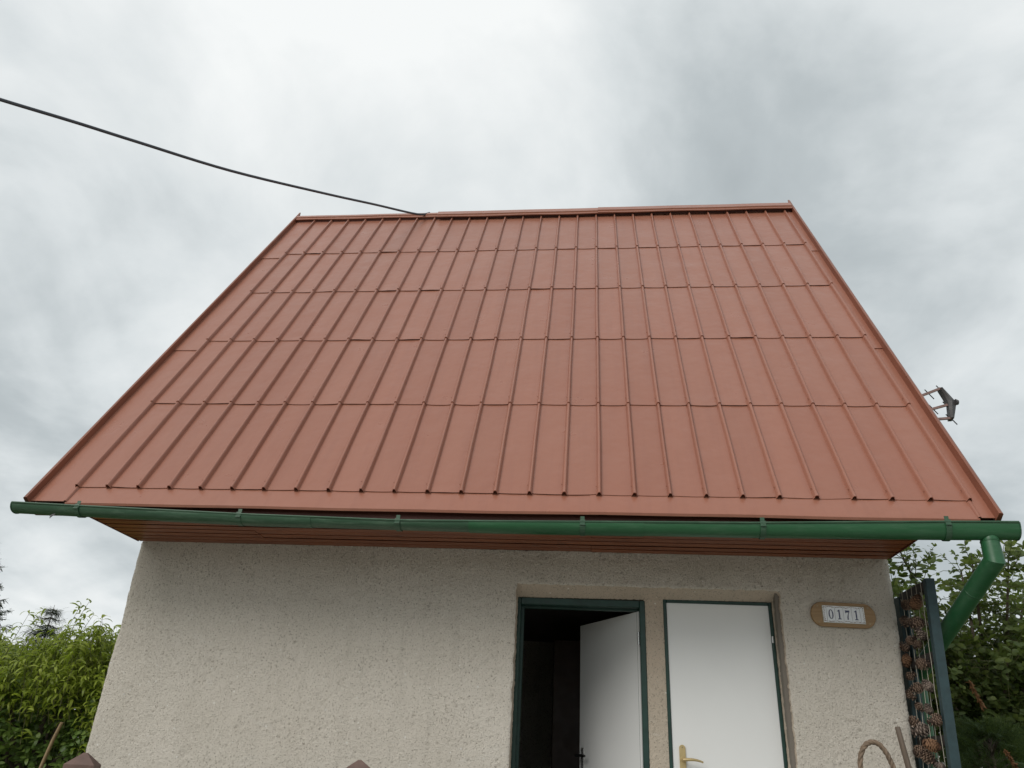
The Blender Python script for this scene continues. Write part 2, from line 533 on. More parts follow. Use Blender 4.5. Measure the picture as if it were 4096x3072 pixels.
# ------------------------------------------------------------------ ground
g = MB()
g.add([(-300, -300, 0), (300, -300, 0), (300, 300, 0), (-300, 300, 0)], [(0, 1, 2, 3)])
tag(g.build('ground', 'lawn'), kind='structure')
g = MB()
g.add([(-9, -16, 0.004), (14, -16, 0.004), (14, -0.9, 0.004), (-9, -0.9, 0.004)], [(0, 1, 2, 3)])  # unseen pale yard, added to bounce light onto the wall and doors
tag(g.build('bounce_yard', 'bounce_ground'), kind='structure')
g = MB().box((0.4, -1.5, 0.006), (5.0, -0.02, 0.10))
tag(g.build('pavement', 'paving'), kind='structure')
for i in range(2):
    g = MB().bevbox((2.6, -0.72 + i * 0.32, 0.104), (4.7, -0.03, 0.22 + i * 0.115), 0.012)
    tag(g.build('doorstep', 'paving'), kind='structure')

# ------------------------------------------------------------------ cottage
TH = rad(58.7332)
CT, ST = math.cos(TH), math.sin(TH)
RO = np.array([-0.0082, -0.6412, 2.7978])
RIBS, ROW, NR = 0.2098, 0.9805, 27
VR = 5.0                      # slope length to the ridge
YR = RO[1] + VR * CT          # ridge y
ZR = RO[2] + VR * ST
YB = 2 * YR                   # the back wall plane
XL, XRT = 0.103, 5.195
def rp(u, v, h=0.0):          # roof point: u along the eave from the first rib, v up the slope, h above it
    return (RO[0] + u, RO[1] + v * CT - h * ST, RO[2] + v * ST + h * CT)

cottage = empty('cottage', (2.65, 0.0, 0.0))
tag(cottage, 'small roughcast cottage with steep red-brown metal roof and green gutter', 'house')
ROOT = cottage
def part(mb, name, mat, smooth=False, recalc=True, parent=None):
    o = mb.build(name, mat, None, smooth, recalc)
    p = parent or ROOT
    o.parent = p
    # world-space vertices: undo the root's translation once, on the first level only
    if p is ROOT:
        o.matrix_parent_inverse = Matrix.Translation(-Vector(ROOT.location))
    return o
def lpart(me, name, parent):
    o = link(name, me, parent)
    if parent is ROOT:
        o.matrix_parent_inverse = Matrix.Translation(-Vector(ROOT.location))
    return o

# ---- roughcast wall: front sheet wrapped round both corners, opening for the two doors
OX0, OX1, OZ = 2.811, 4.493, 2.390
DX = 0.0092
def xr_at(z):                 # the right corner leans a little, as built
    return 5.203 - 0.046 * np.clip((2.6 - z) / 1.2, 0, 2.2)
ZT = 2.612
nzl = int(round(OZ / DX)); nzu = int(round((ZT - OZ) / DX))
zs = np.concatenate([np.linspace(0, OZ, nzl + 1), np.linspace(OZ, ZT, nzu + 1)[1:]])
def seg(a, b):
    n = max(2, int(round((b - a) / DX)))
    return np.linspace(a, b, n + 1)
RC = 0.045
xs = np.concatenate([seg(XL + RC, OX0), seg(OX0, OX1)[1:], seg(OX1, XRT - RC)[1:]])
iO0 = len(seg(XL + RC, OX0)) - 1
iO1 = iO0 + len(seg(OX0, OX1)) - 1
arc = np.linspace(0, math.pi / 2, 8)[1:]
# columns: (x, y, nx, ny)
cols = [(XL, YB, -1, 0), (XL, 1.2, -1, 0), (XL, 0.4, -1, 0)]
cols += [(XL, y, -1, 0) for y in np.linspace(0.3, RC, 22)]
for a in arc:
    cols.append((XL + RC - RC * math.cos(a), RC - RC * math.sin(a), -math.cos(a), -math.sin(a)))
c0 = len(cols) - 1
cols += [(x, 0, 0, -1) for x in xs[1:]]
for a in arc:
    cols.append((XRT - RC + RC * math.sin(a), RC - RC * math.cos(a), math.sin(a), -math.cos(a)))
cols += [(XRT, y, 1, 0) for y in np.linspace(RC, 0.3, 22)[1:]]
cols += [(XRT, 0.4, 1, 0), (XRT, 1.2, 1, 0), (XRT, YB, 1, 0)]
cols = np.array(cols)
nu, nv = len(cols), len(zs)
n_f = fnoise(nu, nv, DX, DX, 0.010, 0.028, 1)
n_m = fnoise(nu, nv, DX, DX, 0.10, 0.5, 2)
n_b = fnoise(nu, nv, DX, DX, 0.5, 3.0, 3)
disp = 0.0017 * (n_f - 0.35 * (n_f ** 2 - 1)) + 0.0009 * n_m + 0.002 * n_b
ip = fnoise(nu, nv, DX, DX, 0.05, 0.3, 4) * 0.002
P = np.empty((nu, nv, 3))
P[:, :, 0] = cols[:, 0:1] + cols[:, 2:3] * disp
P[:, :, 1] = cols[:, 1:2] + cols[:, 3:4] * disp
P[:, :, 2] = zs[None, :]
fr = np.clip((cols[:, 0] - 4.5) / 0.7, 0, 1)[:, None]
P[:, :, 0] += fr * (xr_at(zs) - XRT)[None, :]
i0, i1, j1 = c0 + iO0, c0 + iO1, nzl
P[i0, :j1 + 1, 0] += ip[i0, :j1 + 1]
P[i1, :j1 + 1, 0] += ip[i1, :j1 + 1]
P[i0:i1 + 1, j1, 2] += ip[i0:i1 + 1, j1]
for ii in range(i0, i1 + 1):    # round the outer lip of the opening
    P[ii, j1, 1] += 0.006
P[i0, :j1 + 1, 1] += 0.006
P[i1, :j1 + 1, 1] += 0.006
idx = np.arange(nu * nv).reshape(nu, nv)
Fq = np.stack([idx[:-1, :-1], idx[1:, :-1], idx[1:, 1:], idx[:-1, 1:]], -1)
mask = np.ones((nu - 1, nv - 1), bool)
mask[i0:i1, :j1] = False
wall_me = npmesh('wall', P.reshape(-1, 3), Fq[mask].reshape(-1, 4), 'wall', True)
wall = lpart(wall_me, 'wall', ROOT)
# gables and back wall
g = MB()
for x, s in ((XL, -1), (XRT, 1)):
    a = x + 0.1 * (-s)
    zt = lambda y: RO[2] - 0.19 + (y - RO[1]) * ST / CT
    g.prism([(0.02, ZT - 0.02), (YR, zt(YR) - 0.1), (YB - 0.02, ZT - 0.02)], 'x', x, a)
g.box((XL, YB, 0), (XRT, YB + 0.1, ZT))
part(g, 'gable', 'wall')
# reveal: follows the jagged lip back to the door frames
YD = 0.10
lip = [P[i0, j] for j in range(0, j1 + 1)] + [P[i, j1] for i in range(i0 + 1, i1)] + [P[i1, j] for j in range(j1, -1, -1)]
lip = np.array(lip)
inn = []
for q in lip:
    t = np.clip((q[0] - OX0) / (OX1 - OX0), 0, 1)
    inn.append((OX0 + 0.003 + t * (4.458 - OX0 - 0.003), YD + 0.004, min(q[2], 2.322 + 0.014 * t)))
inn = np.array(inn)
K = 9
R3 = np.empty((len(lip), K, 3))
for k in range(K):
    t = k / (K - 1)
    R3[:, k] = lip * (1 - t) + inn * t
nzr = fnoise(len(lip), 64, DX, DX, 0.012, 0.06, 8)[:, :K] * 0.0012
nzr[:, 0] = 0
R3[:, :, 2] += nzr
R3[:, :, 0] += nzr
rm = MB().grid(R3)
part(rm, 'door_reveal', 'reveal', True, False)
# plaster pillar between the frames
pil_x = np.linspace(3.642, 3.775, 15)
pil_z = np.linspace(0.3, 2.345, 220)
PP = np.empty((15, 220, 3))
PP[:, :, 0] = pil_x[:, None]
PP[:, :, 2] = pil_z[None, :]
PP[:, :, 1] = YD + 0.002 + fnoise(15 * 4, 220, DX, DX, 0.012, 0.05, 9)[:15] * 0.0018
part(MB().grid(PP), 'pillar', 'reveal', True, False)
g = MB().box((3.648, 0.118, 0.3), (3.768, 0.34, 2.345))
g.box((2.70, 0.124, 2.325), (4.60, 0.34, 2.60))
g.box((2.60, 0.02, 0.0), (2.806, 0.34, 2.60))
g.box((4.465, 0.02, 0.0), (4.75, 0.34, 2.60))
part(g, 'wall_core', 'inner')

# ---- door frames
def frame(x0, x1, zt, lw, rw, tw, y0=0.095, y1=0.17):
    g = MB()
    g.bevbox((x0, y0, 0.33), (x0 + lw, y1, zt), 0.004)
    g.bevbox((x1 - rw, y0, 0.33), (x1, y1, zt), 0.004)
    g.bevbox((x0 + lw, y0 + 0.001, zt - tw), (x1 - rw, y1, zt), 0.004)
    g.box((x0 + 0.002, y1, 0.33), (x0 + lw + 0.016, y1 + 0.03, zt))
    g.box((x1 - rw - 0.016, y1, 0.33), (x1 - 0.002, y1 + 0.03, zt))
    g.box((x0 + lw + 0.016, y1, zt - tw - 0.012), (x1 - rw - 0.016, y1 + 0.03, zt))
    g.box((x0 + lw, y0 + 0.01, 0.33), (x1 - rw, y1, 0.352))
    return part(g, 'door_frame', 'frame')
frame(2.813, 3.650, 2.322, 0.024, 0.036, 0.045)
frame(3.767, 4.457, 2.336, 0.021, 0.020, 0.020)

def ccyl(g, c0_, c1_, r, n=16):
    return g.tube([c0_, c1_], r, n)

def long_plate(w, h, t, n=10):
    """rounded back plate, in x (width) and z, thickness along -y"""
    pts = []
    for i in range(n + 1):
        a = math.pi * i / n
        pts.append((w / 2 * math.cos(a), h / 2 - w / 2 + w / 2 * math.sin(a)))
    for i in range(n + 1):
        a = math.pi + math.pi * i / n
        pts.append((w / 2 * math.cos(a), -h / 2 + w / 2 + w / 2 * math.sin(a)))
    return MB().prism(pts, 'y', -t, 0.0)

# closed right door
g = MB().bevbox((3.789, 0.106, 0.352), (4.4365, 0.146, 2.3155), 0.002)
door = part(g, 'door', 'door')
door['label'] = 'closed white door'
g = long_plate(0.037, 0.235, 0.008)
g.v = [(x + 3.847, y + 0.106, z + 1.36) for x, y, z in g.v]
part(g, 'handle_plate', 'brass', parent=door)
g = MB()
ccyl(g, (3.850, 0.10, 1.396), (3.850, 0.052, 1.396), 0.0105)
pts = []
for i in range(13):
    t = i / 12
    pts.append((3.846 + 0.114 * t, 0.052 - 0.008 * math.sin(t * 3), 1.396 + 0.004 * math.sin(t * 2.6) - 0.011 * t ** 3))
g.tube(pts, [0.0105 - 0.0055 * (i / 12) for i in range(13)], 12)
part(g, 'lever', 'brass', 45, parent=door)
g = MB()
ccyl(g, (3.847, 0.099, 1.463), (3.847, 0.0965, 1.463), 0.004, 10)
ccyl(g, (3.847, 0.0992, 1.335), (3.847, 0.0968, 1.335), 0.009, 12)
part(g, 'plate_screw', 'screw', parent=door)
for zc in (2.125, 0.62):
    g = MB()
    ccyl(g, (4.443, 0.098, zc - 0.04), (4.443, 0.098, zc), 0.0065, 12)
    h = part(g, 'hinge', 'steel' if zc > 1 else 'frame', 45, parent=door)
    g = MB()
    ccyl(g, (4.443, 0.098, zc - 0.081), (4.443, 0.098, zc - 0.041), 0.0068, 12)
    part(g, 'hinge', 'frame', 45, parent=door)

# open left door: hinged at its right edge, swung into the room
HX, HY = 3.611, 0.150
ang = math.atan2(0.815 - HY, 3.222 - HX)
LW = 0.775
leaf_top = 2.262
def leafpt(a, b, z):           # a along the leaf from the hinge, b out of its outer face
    ca, sa = math.cos(ang), math.sin(ang)
    return (HX + ca * a - sa * b * -1 * -1, HY + sa * a + ca * b, z)
def leafbox(a0, a1, b0, b1, z0, z1):
    q = [leafpt(a, b, z) for z in (z0, z1) for a, b in ((a0, b0), (a1, b0), (a1, b1), (a0, b1))]
    return MB().add(q, [(0, 3, 2, 1), (4, 5, 6, 7), (0, 1, 5, 4), (1, 2, 6, 5), (2, 3, 7, 6), (3, 0, 4, 7)])
# outer face is the one toward the camera: normal points to -x side rotated
ldoor = part(leafbox(0, LW, -0.04, 0.0, 0.36, leaf_top), 'door', 'door')
ldoor['label'] = 'white door standing open into the dark room'
part(leafbox(LW, LW + 0.002, -0.039, -0.001, 0.361, leaf_top - 0.001), 'leaf_edge', 'door_edge', parent=ldoor)
OUT = 1.0
def faceb(b):                  # offset in front of the visible face
    return OUT * b
for zc in (2.1, 0.6):
    g = MB()
    x, y, _ = leafpt(-0.006, 0.008, 0)
    ccyl(g, (x, y, zc - 0.05), (x, y, zc + 0.03), 0.007, 12)
    part(g, 'hinge', 'steel', 45, parent=ldoor)
q = leafbox(LW - 0.062, LW - 0.030, 0.0, 0.006, 1.26, 1.445)
part(q, 'handle_plate', 'steel', parent=ldoor)
g = MB()
p0, p1 = leafpt(LW - 0.046, 0.0, 1.395), leafpt(LW - 0.046, 0.05, 1.395)
ccyl(g, p0, p1, 0.009)
g.tube([leafpt(LW - 0.040, 0.052, 1.395), leafpt(LW - 0.09, 0.054, 1.396), leafpt(LW - 0.155, 0.05, 1.394)], [0.010, 0.0095, 0.008], 12)
part(g, 'lever', 'black', 45, parent=ldoor)

# ---- inside of the room (one storey, dark)
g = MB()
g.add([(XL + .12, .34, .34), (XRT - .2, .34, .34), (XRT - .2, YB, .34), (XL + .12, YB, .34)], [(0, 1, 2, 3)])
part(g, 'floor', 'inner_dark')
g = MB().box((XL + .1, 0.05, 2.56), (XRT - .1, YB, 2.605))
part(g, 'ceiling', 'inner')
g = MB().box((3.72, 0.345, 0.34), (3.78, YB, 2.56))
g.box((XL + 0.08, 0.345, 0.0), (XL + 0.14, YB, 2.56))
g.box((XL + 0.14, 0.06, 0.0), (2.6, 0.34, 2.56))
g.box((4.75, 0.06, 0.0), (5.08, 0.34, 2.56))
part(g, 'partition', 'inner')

# ---- roof deck
g = MB()
X0, X1 = -0.235, 5.525
def slab(u0, u1, v0, v1, h0, h1):
    q = [rp(u, v, h) for h in (h0, h1) for u, v in ((u0, v0), (u1, v0), (u1, v1), (u0, v1))]
    return q, [(0, 3, 2, 1), (4, 5, 6, 7), (0, 1, 5, 4), (1, 2, 6, 5), (2, 3, 7, 6), (3, 0, 4, 7)]
q, f = slab(X0, X1, -0.12, VR - 0.02, -0.07, -0.022)
g.add(q, f)
g.add([(x, 2 * YR - y, z) for x, y, z in q], f)
roof = part(g, 'roof', 'fascia')
def rpart(mb, name, mat='roof', smooth=False, recalc=True):
    return part(mb, name, mat, smooth, recalc, parent=roof)

# back slope sheeting (plain, out of sight from the front)
q, f = slab(-0.23, 5.53, -0.15, VR, -0.02, 0.01)
rpart(MB().add([(x, 2 * YR - y, z) for x, y, z in q], f), 'back_sheet')

# panels between the ribs
PW = RIBS
nt_, nvv = 9, 9
for j in range(5):
    v0 = j * ROW
    v1 = (j + 1) * ROW + 0.05 if j < 4 else VR - 0.015
    for i in range(NR - 1):
        r = random.Random(j * 100 + i)
        sag = (0.006 if j == 0 else r.uniform(0.005, 0.016))
        skew = r.uniform(-0.007, 0.007) + (0.006 if r.random() < .3 else 0)
        lift = r.choice([0.0008, 0.001, 0.0015, 0.002, 0.003, 0.004, 0.008])
        lc = r.uniform(0.25, 0.75)
        bow = r.uniform(-0.002, 0.0035)
        Pn = np.empty((nt_, nvv, 3))
        Bt = np.empty((nt_, 2, 3))
        for a in range(nt_):
            t = a / (nt_ - 1)
            edge = v0 - sag * (1 - abs(2 * t - 1) ** 3.5) + skew * (t - .5)
            le = lift * (0.55 + 0.45 * math.exp(-((t - lc) / 0.28) ** 2)) if j else 0.55 * lift * (0.4 + 0.6 * math.exp(-((t - lc) / 0.3) ** 2))
            for b in range(nvv):
                s = (b / (nvv - 1)) ** 1.3
                v = edge + (v1 - edge) * s
                h = 0.0024 * (1 - s) + le * math.exp(-(s * 8) ** 1.2) + bow * math.sin(math.pi * t) * math.sin(math.pi * s) - 0.003 * s
                Pn[a, b] = rp((i + t) * PW, v, h)
            h = 0.0024 + le
            Bt[a, 0] = rp((i + t) * PW, edge, h)
            Bt[a, 1] = rp((i + t) * PW, edge + 0.0008, h - 0.0022)
        g = MB().grid(Pn).grid(Bt)
        rpart(g, 'roof_panel', 'roof', 30, False)

# ribs: folded cap over each joint, one length per row
prof = [(-0.0185, -0.002), (-0.0125, 0.012), (-0.0095, 0.0225), (-0.0045, 0.0268), (0.0045, 0.0268), (0.0095, 0.0225), (0.0125, 0.012), (0.0185, -0.002)]
for j in range(5):
    v0 = j * ROW - 0.012
    v1 = (j + 1) * ROW + 0.03 if j < 4 else VR - 0.02
    for i in range(NR):
        r = random.Random(5000 + j * 100 + i)
        bend = r.uniform(-0.003, 0.003)
        w0 = r.uniform(0.80, 0.98)
        st_ = [0, 0.012, 0.03, 0.07, 0.5, 1.0]
        Pn = np.empty((len(prof), len(st_), 3))
        for b, s in enumerate(st_):
            v = v0 + (v1 - v0) * s
            fl = 1.0 + 0.07 * math.exp(-s * 60)
            for a, (pu, ph) in enumerate(prof):
                sh = bend * math.sin(math.pi * s) + (r.uniform(-0.0015, 0.0015) if s == 0 else 0)
                Pn[a, b] = rp(i * PW + pu * fl * w0 + sh, v, ph * fl + (0.0032 if j else 0.003) * (1 - s) - 0.003 * s)
        g = MB().grid(Pn)
        # folded lip at the lower end and the fixing nail
        Lp = np.empty((len(prof), 2, 3))
        for a in range(len(prof)):
            Lp[a, 0] = Pn[a, 0]
            pu, ph = prof[a]
            Lp[a, 1] = rp(i * PW + pu * 0.86, v0 + 0.001, ph * 0.86 + (0.0022 if j else 0.002))
        g.grid(Lp)
        nv_ = v0 + 0.075 + r.uniform(-0.01, 0.01)
        if i > 0:
            a0 = rp(i * PW - 0.0145, nv_, 0.017)
            a1 = rp(i * PW - 0.0205, nv_, 0.020)
            g.tube([a0, a1], 0.0028, 6)
        rpart(g, 'rib', 'roof', 40, False)

# verge sheets and upstands
UL, UR = -0.235, 5.535
for side, ua, ub, laps in ((0, UL, -0.004, [-0.150, 1.82, 3.83, VR]), (1, 26 * PW + 0.004, UR, [-0.150, 1.80, 3.77, VR])):
    for k in range(3):
        va, vb = laps[k] - (0.0 if k == 0 else 0.03), laps[k + 1]
        Pn = np.empty((6, 12, 3))
        for a in range(6):
            for b in range(12):
                t, s = a / 5, b / 11
                Pn[a, b] = rp(ua + (ub - ua) * t, va + (vb - va) * s, 0.0055 * (1 - s) - 0.002 * s + 0.002 * math.sin(t * 3.1) * math.sin(s * 9))
        g = MB().grid(Pn)
        Lp = np.array([[Pn[a, 0], np.array(Pn[a, 0]) - np.array(rp(0, 0, 0.004)) + np.array(rp(0, 0, 0))] for a in range(6)])
        g.grid(Lp)
        rpart(g, 'verge_sheet', 'roof', 30, False)
    x_in = UL if side == 0 else UR
    sgn = -1 if side == 0 else 1
    hh = 0.048 if side == 0 else 0.054
    g = MB()
    n = 14
    rows = []
    for b in range(n + 1):
        v = -0.165 + (VR + 0.075 + 0.165) * b / n
        if b == n - 1:
            v = VR + 0.005
        wv = 0.0015 * math.sin(b * 1.7 + side)
        e = 0.095 if b == n else 0.0
        if b == n:
            v = VR + 0.04
        rows.append([rp(x_in, v, -0.004), rp(x_in + wv, v + e, hh), rp(x_in + sgn * 0.012 + wv, v + e, hh + 0.002), rp(x_in + sgn * 0.026, v + e, hh - 0.006), rp(x_in + sgn * 0.026, v, -0.055)])
    g.grid(np.array(rows))
    # end closures
    for rw in (rows[0], rows[-1]):
        g.add(rw, [(0, 1, 2, 3, 4)])
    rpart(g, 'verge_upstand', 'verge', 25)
    # upstand of the back slope
    g = MB()
    g.grid(np.array([[(x, 2 * YR - y, z) for x, y, z in rw] for rw in rows[:-1]]))
    rpart(g, 'verge_upstand', 'roof', 25)

# eave flashing with a turned-down drip edge, in two overlapping lengths
for k, (ua, ub, hh) in enumerate(((0.0, 3.35, 0.0), (3.30, 26 * PW, 0.002))):
    n = 60
    Pn = np.empty((n + 1, 6, 3))
    for a in range(n + 1):
        u = ua + (ub - ua) * a / n
        wv = 0.0025 * math.sin(u * 2.1) + 0.0015 * math.sin(u * 6.3)
        for b, (v, h) in enumerate(((0.06, -0.004), (-0.05, -0.002), (-0.148, 0.001), (-0.158, 0.000), (-0.168, -0.012), (-0.163, -0.020))):
            Pn[a, b] = rp(u, v + wv * (b > 1), h + hh)
    rpart(MB().grid(Pn), 'eave_flashing', 'roof', 25, False)
for ue in (0.0, 26 * PW):
    Pn = np.array([[rp(ue + pu * 0.75, v, ph * 0.5 - 0.001) for v in (-0.15, 0.02)] for pu, ph in prof])
    rpart(MB().grid(Pn), 'flashing_end', 'roof', 40, False)

# ridge cap: three overlapping lengths
for k, (ua, ub, dv, dh) in enumerate(((UL + 0.003, 1.84, 0.03, 0.0), (1.50, 3.72, -0.012, 0.010), (3.38, UR - 0.003, -0.012, 0.016))):
    g = MB()
    sec = [(4.895 + dv, 0.026), (4.895 + dv, 0.036), (4.925 + dv, 0.040), (4.932 + dv, 0.052), (VR + 0.012, 0.050)]
    front = [rp(0, v, h + dh) for v, h in sec]
    top = [(q[1], q[2]) for q in front]
    back = [(2 * YR - y, z) for y, z in top[::-1]]
    pr = top + back
    n = 16
    Pn = np.empty((n + 1, len(pr), 3))
    for a in range(n + 1):
        x = RO[0] + ua + (ub - ua) * a / n
        for b, (y, z) in enumerate(pr):
            Pn[a, b] = (x, y, z + 0.003 * math.sin(a * 0.9 + k) * (0.4 if b > 1 else 1))
    g.grid(Pn)
    g2 = Pn.copy()
    g2[:, :, 2] -= 0.003
    g.grid(g2)
    g.grid(np.stack([Pn[0], g2[0]], 0))
    g.grid(np.stack([Pn[-1], g2[-1]], 0))
    rpart(g, 'ridge_cap', 'roof', 25, False)

# ---- soffit boards and fascia
g = MB().box((XL + 0.003, -0.640, 2.650), (5.185, -0.005, 2.67))
g.box((XL - 0.004, -0.66, 2.606), (XL + 0.003, -0.02, 2.70))
g.box((5.190, -0.66, 2.606), (5.197, -0.02, 2.70))
soff = part(g, 'soffit', 'fascia')
nb = 7
bw = 0.632 / nb
for k in range(nb):
    y1 = -0.006 - k * bw
    cuts = [XL + 0.004] + sorted(random.Random(k + 40).sample([1.1, 1.9, 2.75, 3.3, 4.05], 1)) + [5.186]
    for a in range(len(cuts) - 1):
        dz = random.Random(k * 7 + a).uniform(-0.002, 0.002)
        yf, z0 = y1 - bw + 0.019, 2.610 + dz
        g = MB().prism([(y1, z0), (yf + 0.002, z0), (yf, z0 + 0.0015), (yf + 0.024, z0 + 0.015), (y1 + 0.003, z0 + 0.015)], 'x', cuts[a] + 0.001, cuts[a + 1] - 0.001)
        part(g, 'soffit_board', 'soffit', parent=soff)
g = MB().box((-0.235, -0.668, 2.600), (5.545, -0.645, 2.700))
part(g, 'fascia', 'fascia')

# ---- gutter
gx = [-0.315, 0.01, 1.255, 2.174, 2.774, 3.634, 4.188, 5.258, 5.612]
gt = [2.641, 2.630, 2.591, 2.574, 2.580, 2.592, 2.599, 2.628, 2.633]
gbx = [-0.315, 1.266, 2.777, 4.182, 5.241, 5.612]
gb = [2.588, 2.541, 2.527, 2.530, 2.541, 2.549]
GY0, GY1 = -0.784, -0.672
def gprof(x, n=14, o=0.0):
    zt, zb = np.interp(x, gx, gt), np.interp(x, gbx, gb)
    ym, hw = (GY0 + GY1) / 2, (GY1 - GY0) / 2
    pts = []
    for i in range(n + 1):
        a = math.pi * i / n
        y = ym - (hw + o) * math.cos(a)
        z = zt - (zt - zb + o) * math.sin(a) ** 0.85
        if a > math.pi * 0.75:
            z += 0.012 * (a / math.pi - .75) * 4
        pts.append((x, y, z))
    return pts
# the rolled front bead and the end caps carry the gutter
g = MB()
xsb = np.linspace(gx[0], gx[-1], 80)
g.tube([(x, GY0 - 0.001, np.interp(x, gx, gt) + 0.001) for x in xsb], 0.0062, 8)
for x in (gx[0], gx[-1]):
    pf = gprof(x, 14, 0.003)
    pf2 = [(x + (-0.006 if x < 1 else 0.006), y, z) for x, y, z in pf]
    g.add(pf + pf2, [tuple(range(15)), tuple(range(29, 14, -1))] + [(i, i + 1, 16 + i, 15 + i) for i in range(14)] + [(14, 0, 15, 29)])
gut = part(g, 'gutter', 'gutter', 40)
joints = [gx[0], 0.687, 1.636, 2.62, 3.60, gx[-1]]
for k in range(5):
    a, b = joints[k] - (0.03 if k else 0), joints[k + 1]
    o = 0.0028 * (k % 2)
    xx = np.linspace(a, b, 14)
    Pn = np.array([gprof(x, 14, o) for x in xx])
    g = MB().grid(Pn)
    # thickness at the open ends of each length
    o2 = np.array([gprof(x, 14, o - 0.0022) for x in xx])
    g.grid(o2)
    g.grid(np.stack([Pn[0], o2[0]], 0)).grid(np.stack([Pn[-1], o2[-1]], 0))
    part(g, 'gutter_section', 'gutter' if k < 3 else 'gutter_new', True, False, parent=gut)
# brackets
for bx_ in (0.129, 1.186, 2.167, 3.251, 4.258, 5.245):
    g = MB()
    w = 0.0145
    pf = [gprof(bx_, 14, 0.0062), gprof(bx_, 14, 0.0035)]
    zt = np.interp(bx_, gx, gt)
    for s in (-w, w):
        pass
    outer = [(y, z) for _, y, z in pf[0][:12]]
    inner = [(y, z) for _, y, z in pf[1][:12]]
    poly = [(GY0 - 0.005, zt + 0.012)] + outer + inner[::-1] + [(GY0 + 0.001, zt + 0.012)]
    g.prism(poly, 'x', bx_ - w, bx_ + w)
    # strap bent back over the gutter to the fascia, and the turned-over tab
    g.box((bx_ - w * .8, GY0 - 0.006, zt + 0.009), (bx_ + w * .8, -0.668, zt + 0.012))
    g.box((bx_ - w * .8, GY0 + 0.006, zt + 0.012), (bx_ + w * .8, GY0 + 0.0085, zt + 0.034))
    g.bevbox((bx_ - w * 1.1, GY0 - 0.013, zt - 0.022), (bx_ + w * 1.1, GY0 - 0.004, zt - 0.012), 0.002)
    part(g, 'gutter_bracket', 'gutter', parent=gut)

# ---- downpipe
g = MB()
E1 = Vector((5.468, -0.728, 2.435))
E2 = Vector((5.312, 0.20, 1.93))
zb0 = float(np.interp(5.47, gbx, gb))
T0 = Vector((5.470, -0.722, zb0 + 0.012))
g.tube([T0 + Vector((0, 0, 0.02)), T0, T0 + (E1 - T0) * .12], [0.038, 0.044, 0.047], 24, cap=False)
dp = part(g, 'downpipe', 'gutter_new', 40)
d01 = (E1 - T0).normalized()
d12 = (E2 - E1).normalized()
def mitred(pa, pb, ra, rb, da, db, n=28):
    """tube between two points whose ends are cut along the mitre planes with normals da, db"""
    pa, pb = Vector(pa), Vector(pb)
    t = (pb - pa).normalized()
    a = t.cross(Vector((0.3, 1, 0.2))).normalized()
    b = t.cross(a)
    vs_, F = [], []
    for (q, r, nn) in ((pa, ra, da), (pb, rb, db)):
        for k in range(n):
            an = 2 * math.pi * k / n
            o = a * math.cos(an) * r + b * math.sin(an) * r
            s = -o.dot(nn) / t.dot(nn)
            vs_.append(q + o + t * s)
    for k in range(n):
        F.append((k, (k + 1) % n, n + (k + 1) % n, n + k))
    return MB().add(vs_, F)
mit1 = (d01 + d12).normalized()
dn = Vector((-0.03, 0, -1)).normalized()
mit2 = (d12 + dn).normalized()
E3 = E2 + dn * 1.85
part(mitred(T0 + (E1 - T0) * .10, E1, 0.046, 0.050, d01, mit1), 'outlet_pipe', 'gutter_new', 40, parent=dp)
part(mitred(E1, E1 + d12 * .26, 0.050, 0.0515, mit1, d12), 'elbow', 'gutter_new', 40, parent=dp)
part(mitred(E1 + d12 * .25, E2, 0.0495, 0.0495, d12, mit2), 'slanted_pipe', 'gutter_new', 40, parent=dp)
for q_, dd in ((E1 + d12 * .255, d12), (T0 + (E1 - T0) * .17, d01)):
    g = MB().tube([q_ - dd * .004, q_ - dd * .0015, q_ + dd * .0015, q_ + dd * .004], [0.0500, 0.0526, 0.0526, 0.0500] if dd is d12 else [0.0455, 0.0492, 0.0492, 0.0455], 28, cap=False)
    part(g, 'pipe_bead', 'gutter_new', 40, parent=dp)
part(mitred(E2, E3, 0.0495, 0.0495, mit2, dn), 'upright_pipe', 'gutter_new', 40, parent=dp)

# ------------------------------------------------------------------ cabinet glimpsed in the room
cab = empty('cabinet', (3.3, 2.3, 0.34))
def sub(mb, name, mat, parent, smooth=False, recalc=True):
    """child of a translated root, world-space vertices"""
    o = mb.build(name, mat, parent, smooth, recalc)
    if parent.parent is None:
        o.matrix_parent_inverse = Matrix.Translation(-Vector(parent.location))
    return o
tag(cab, 'tall dark brown cabinet inside the open doorway', 'cabinet')
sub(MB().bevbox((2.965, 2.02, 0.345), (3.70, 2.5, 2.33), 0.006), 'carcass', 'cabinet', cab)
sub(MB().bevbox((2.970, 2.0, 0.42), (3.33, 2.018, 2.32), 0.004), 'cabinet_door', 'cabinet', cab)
sub(MB().bevbox((3.335, 2.0, 0.42), (3.695, 2.018, 2.32), 0.004), 'cabinet_door', 'cabinet', cab)

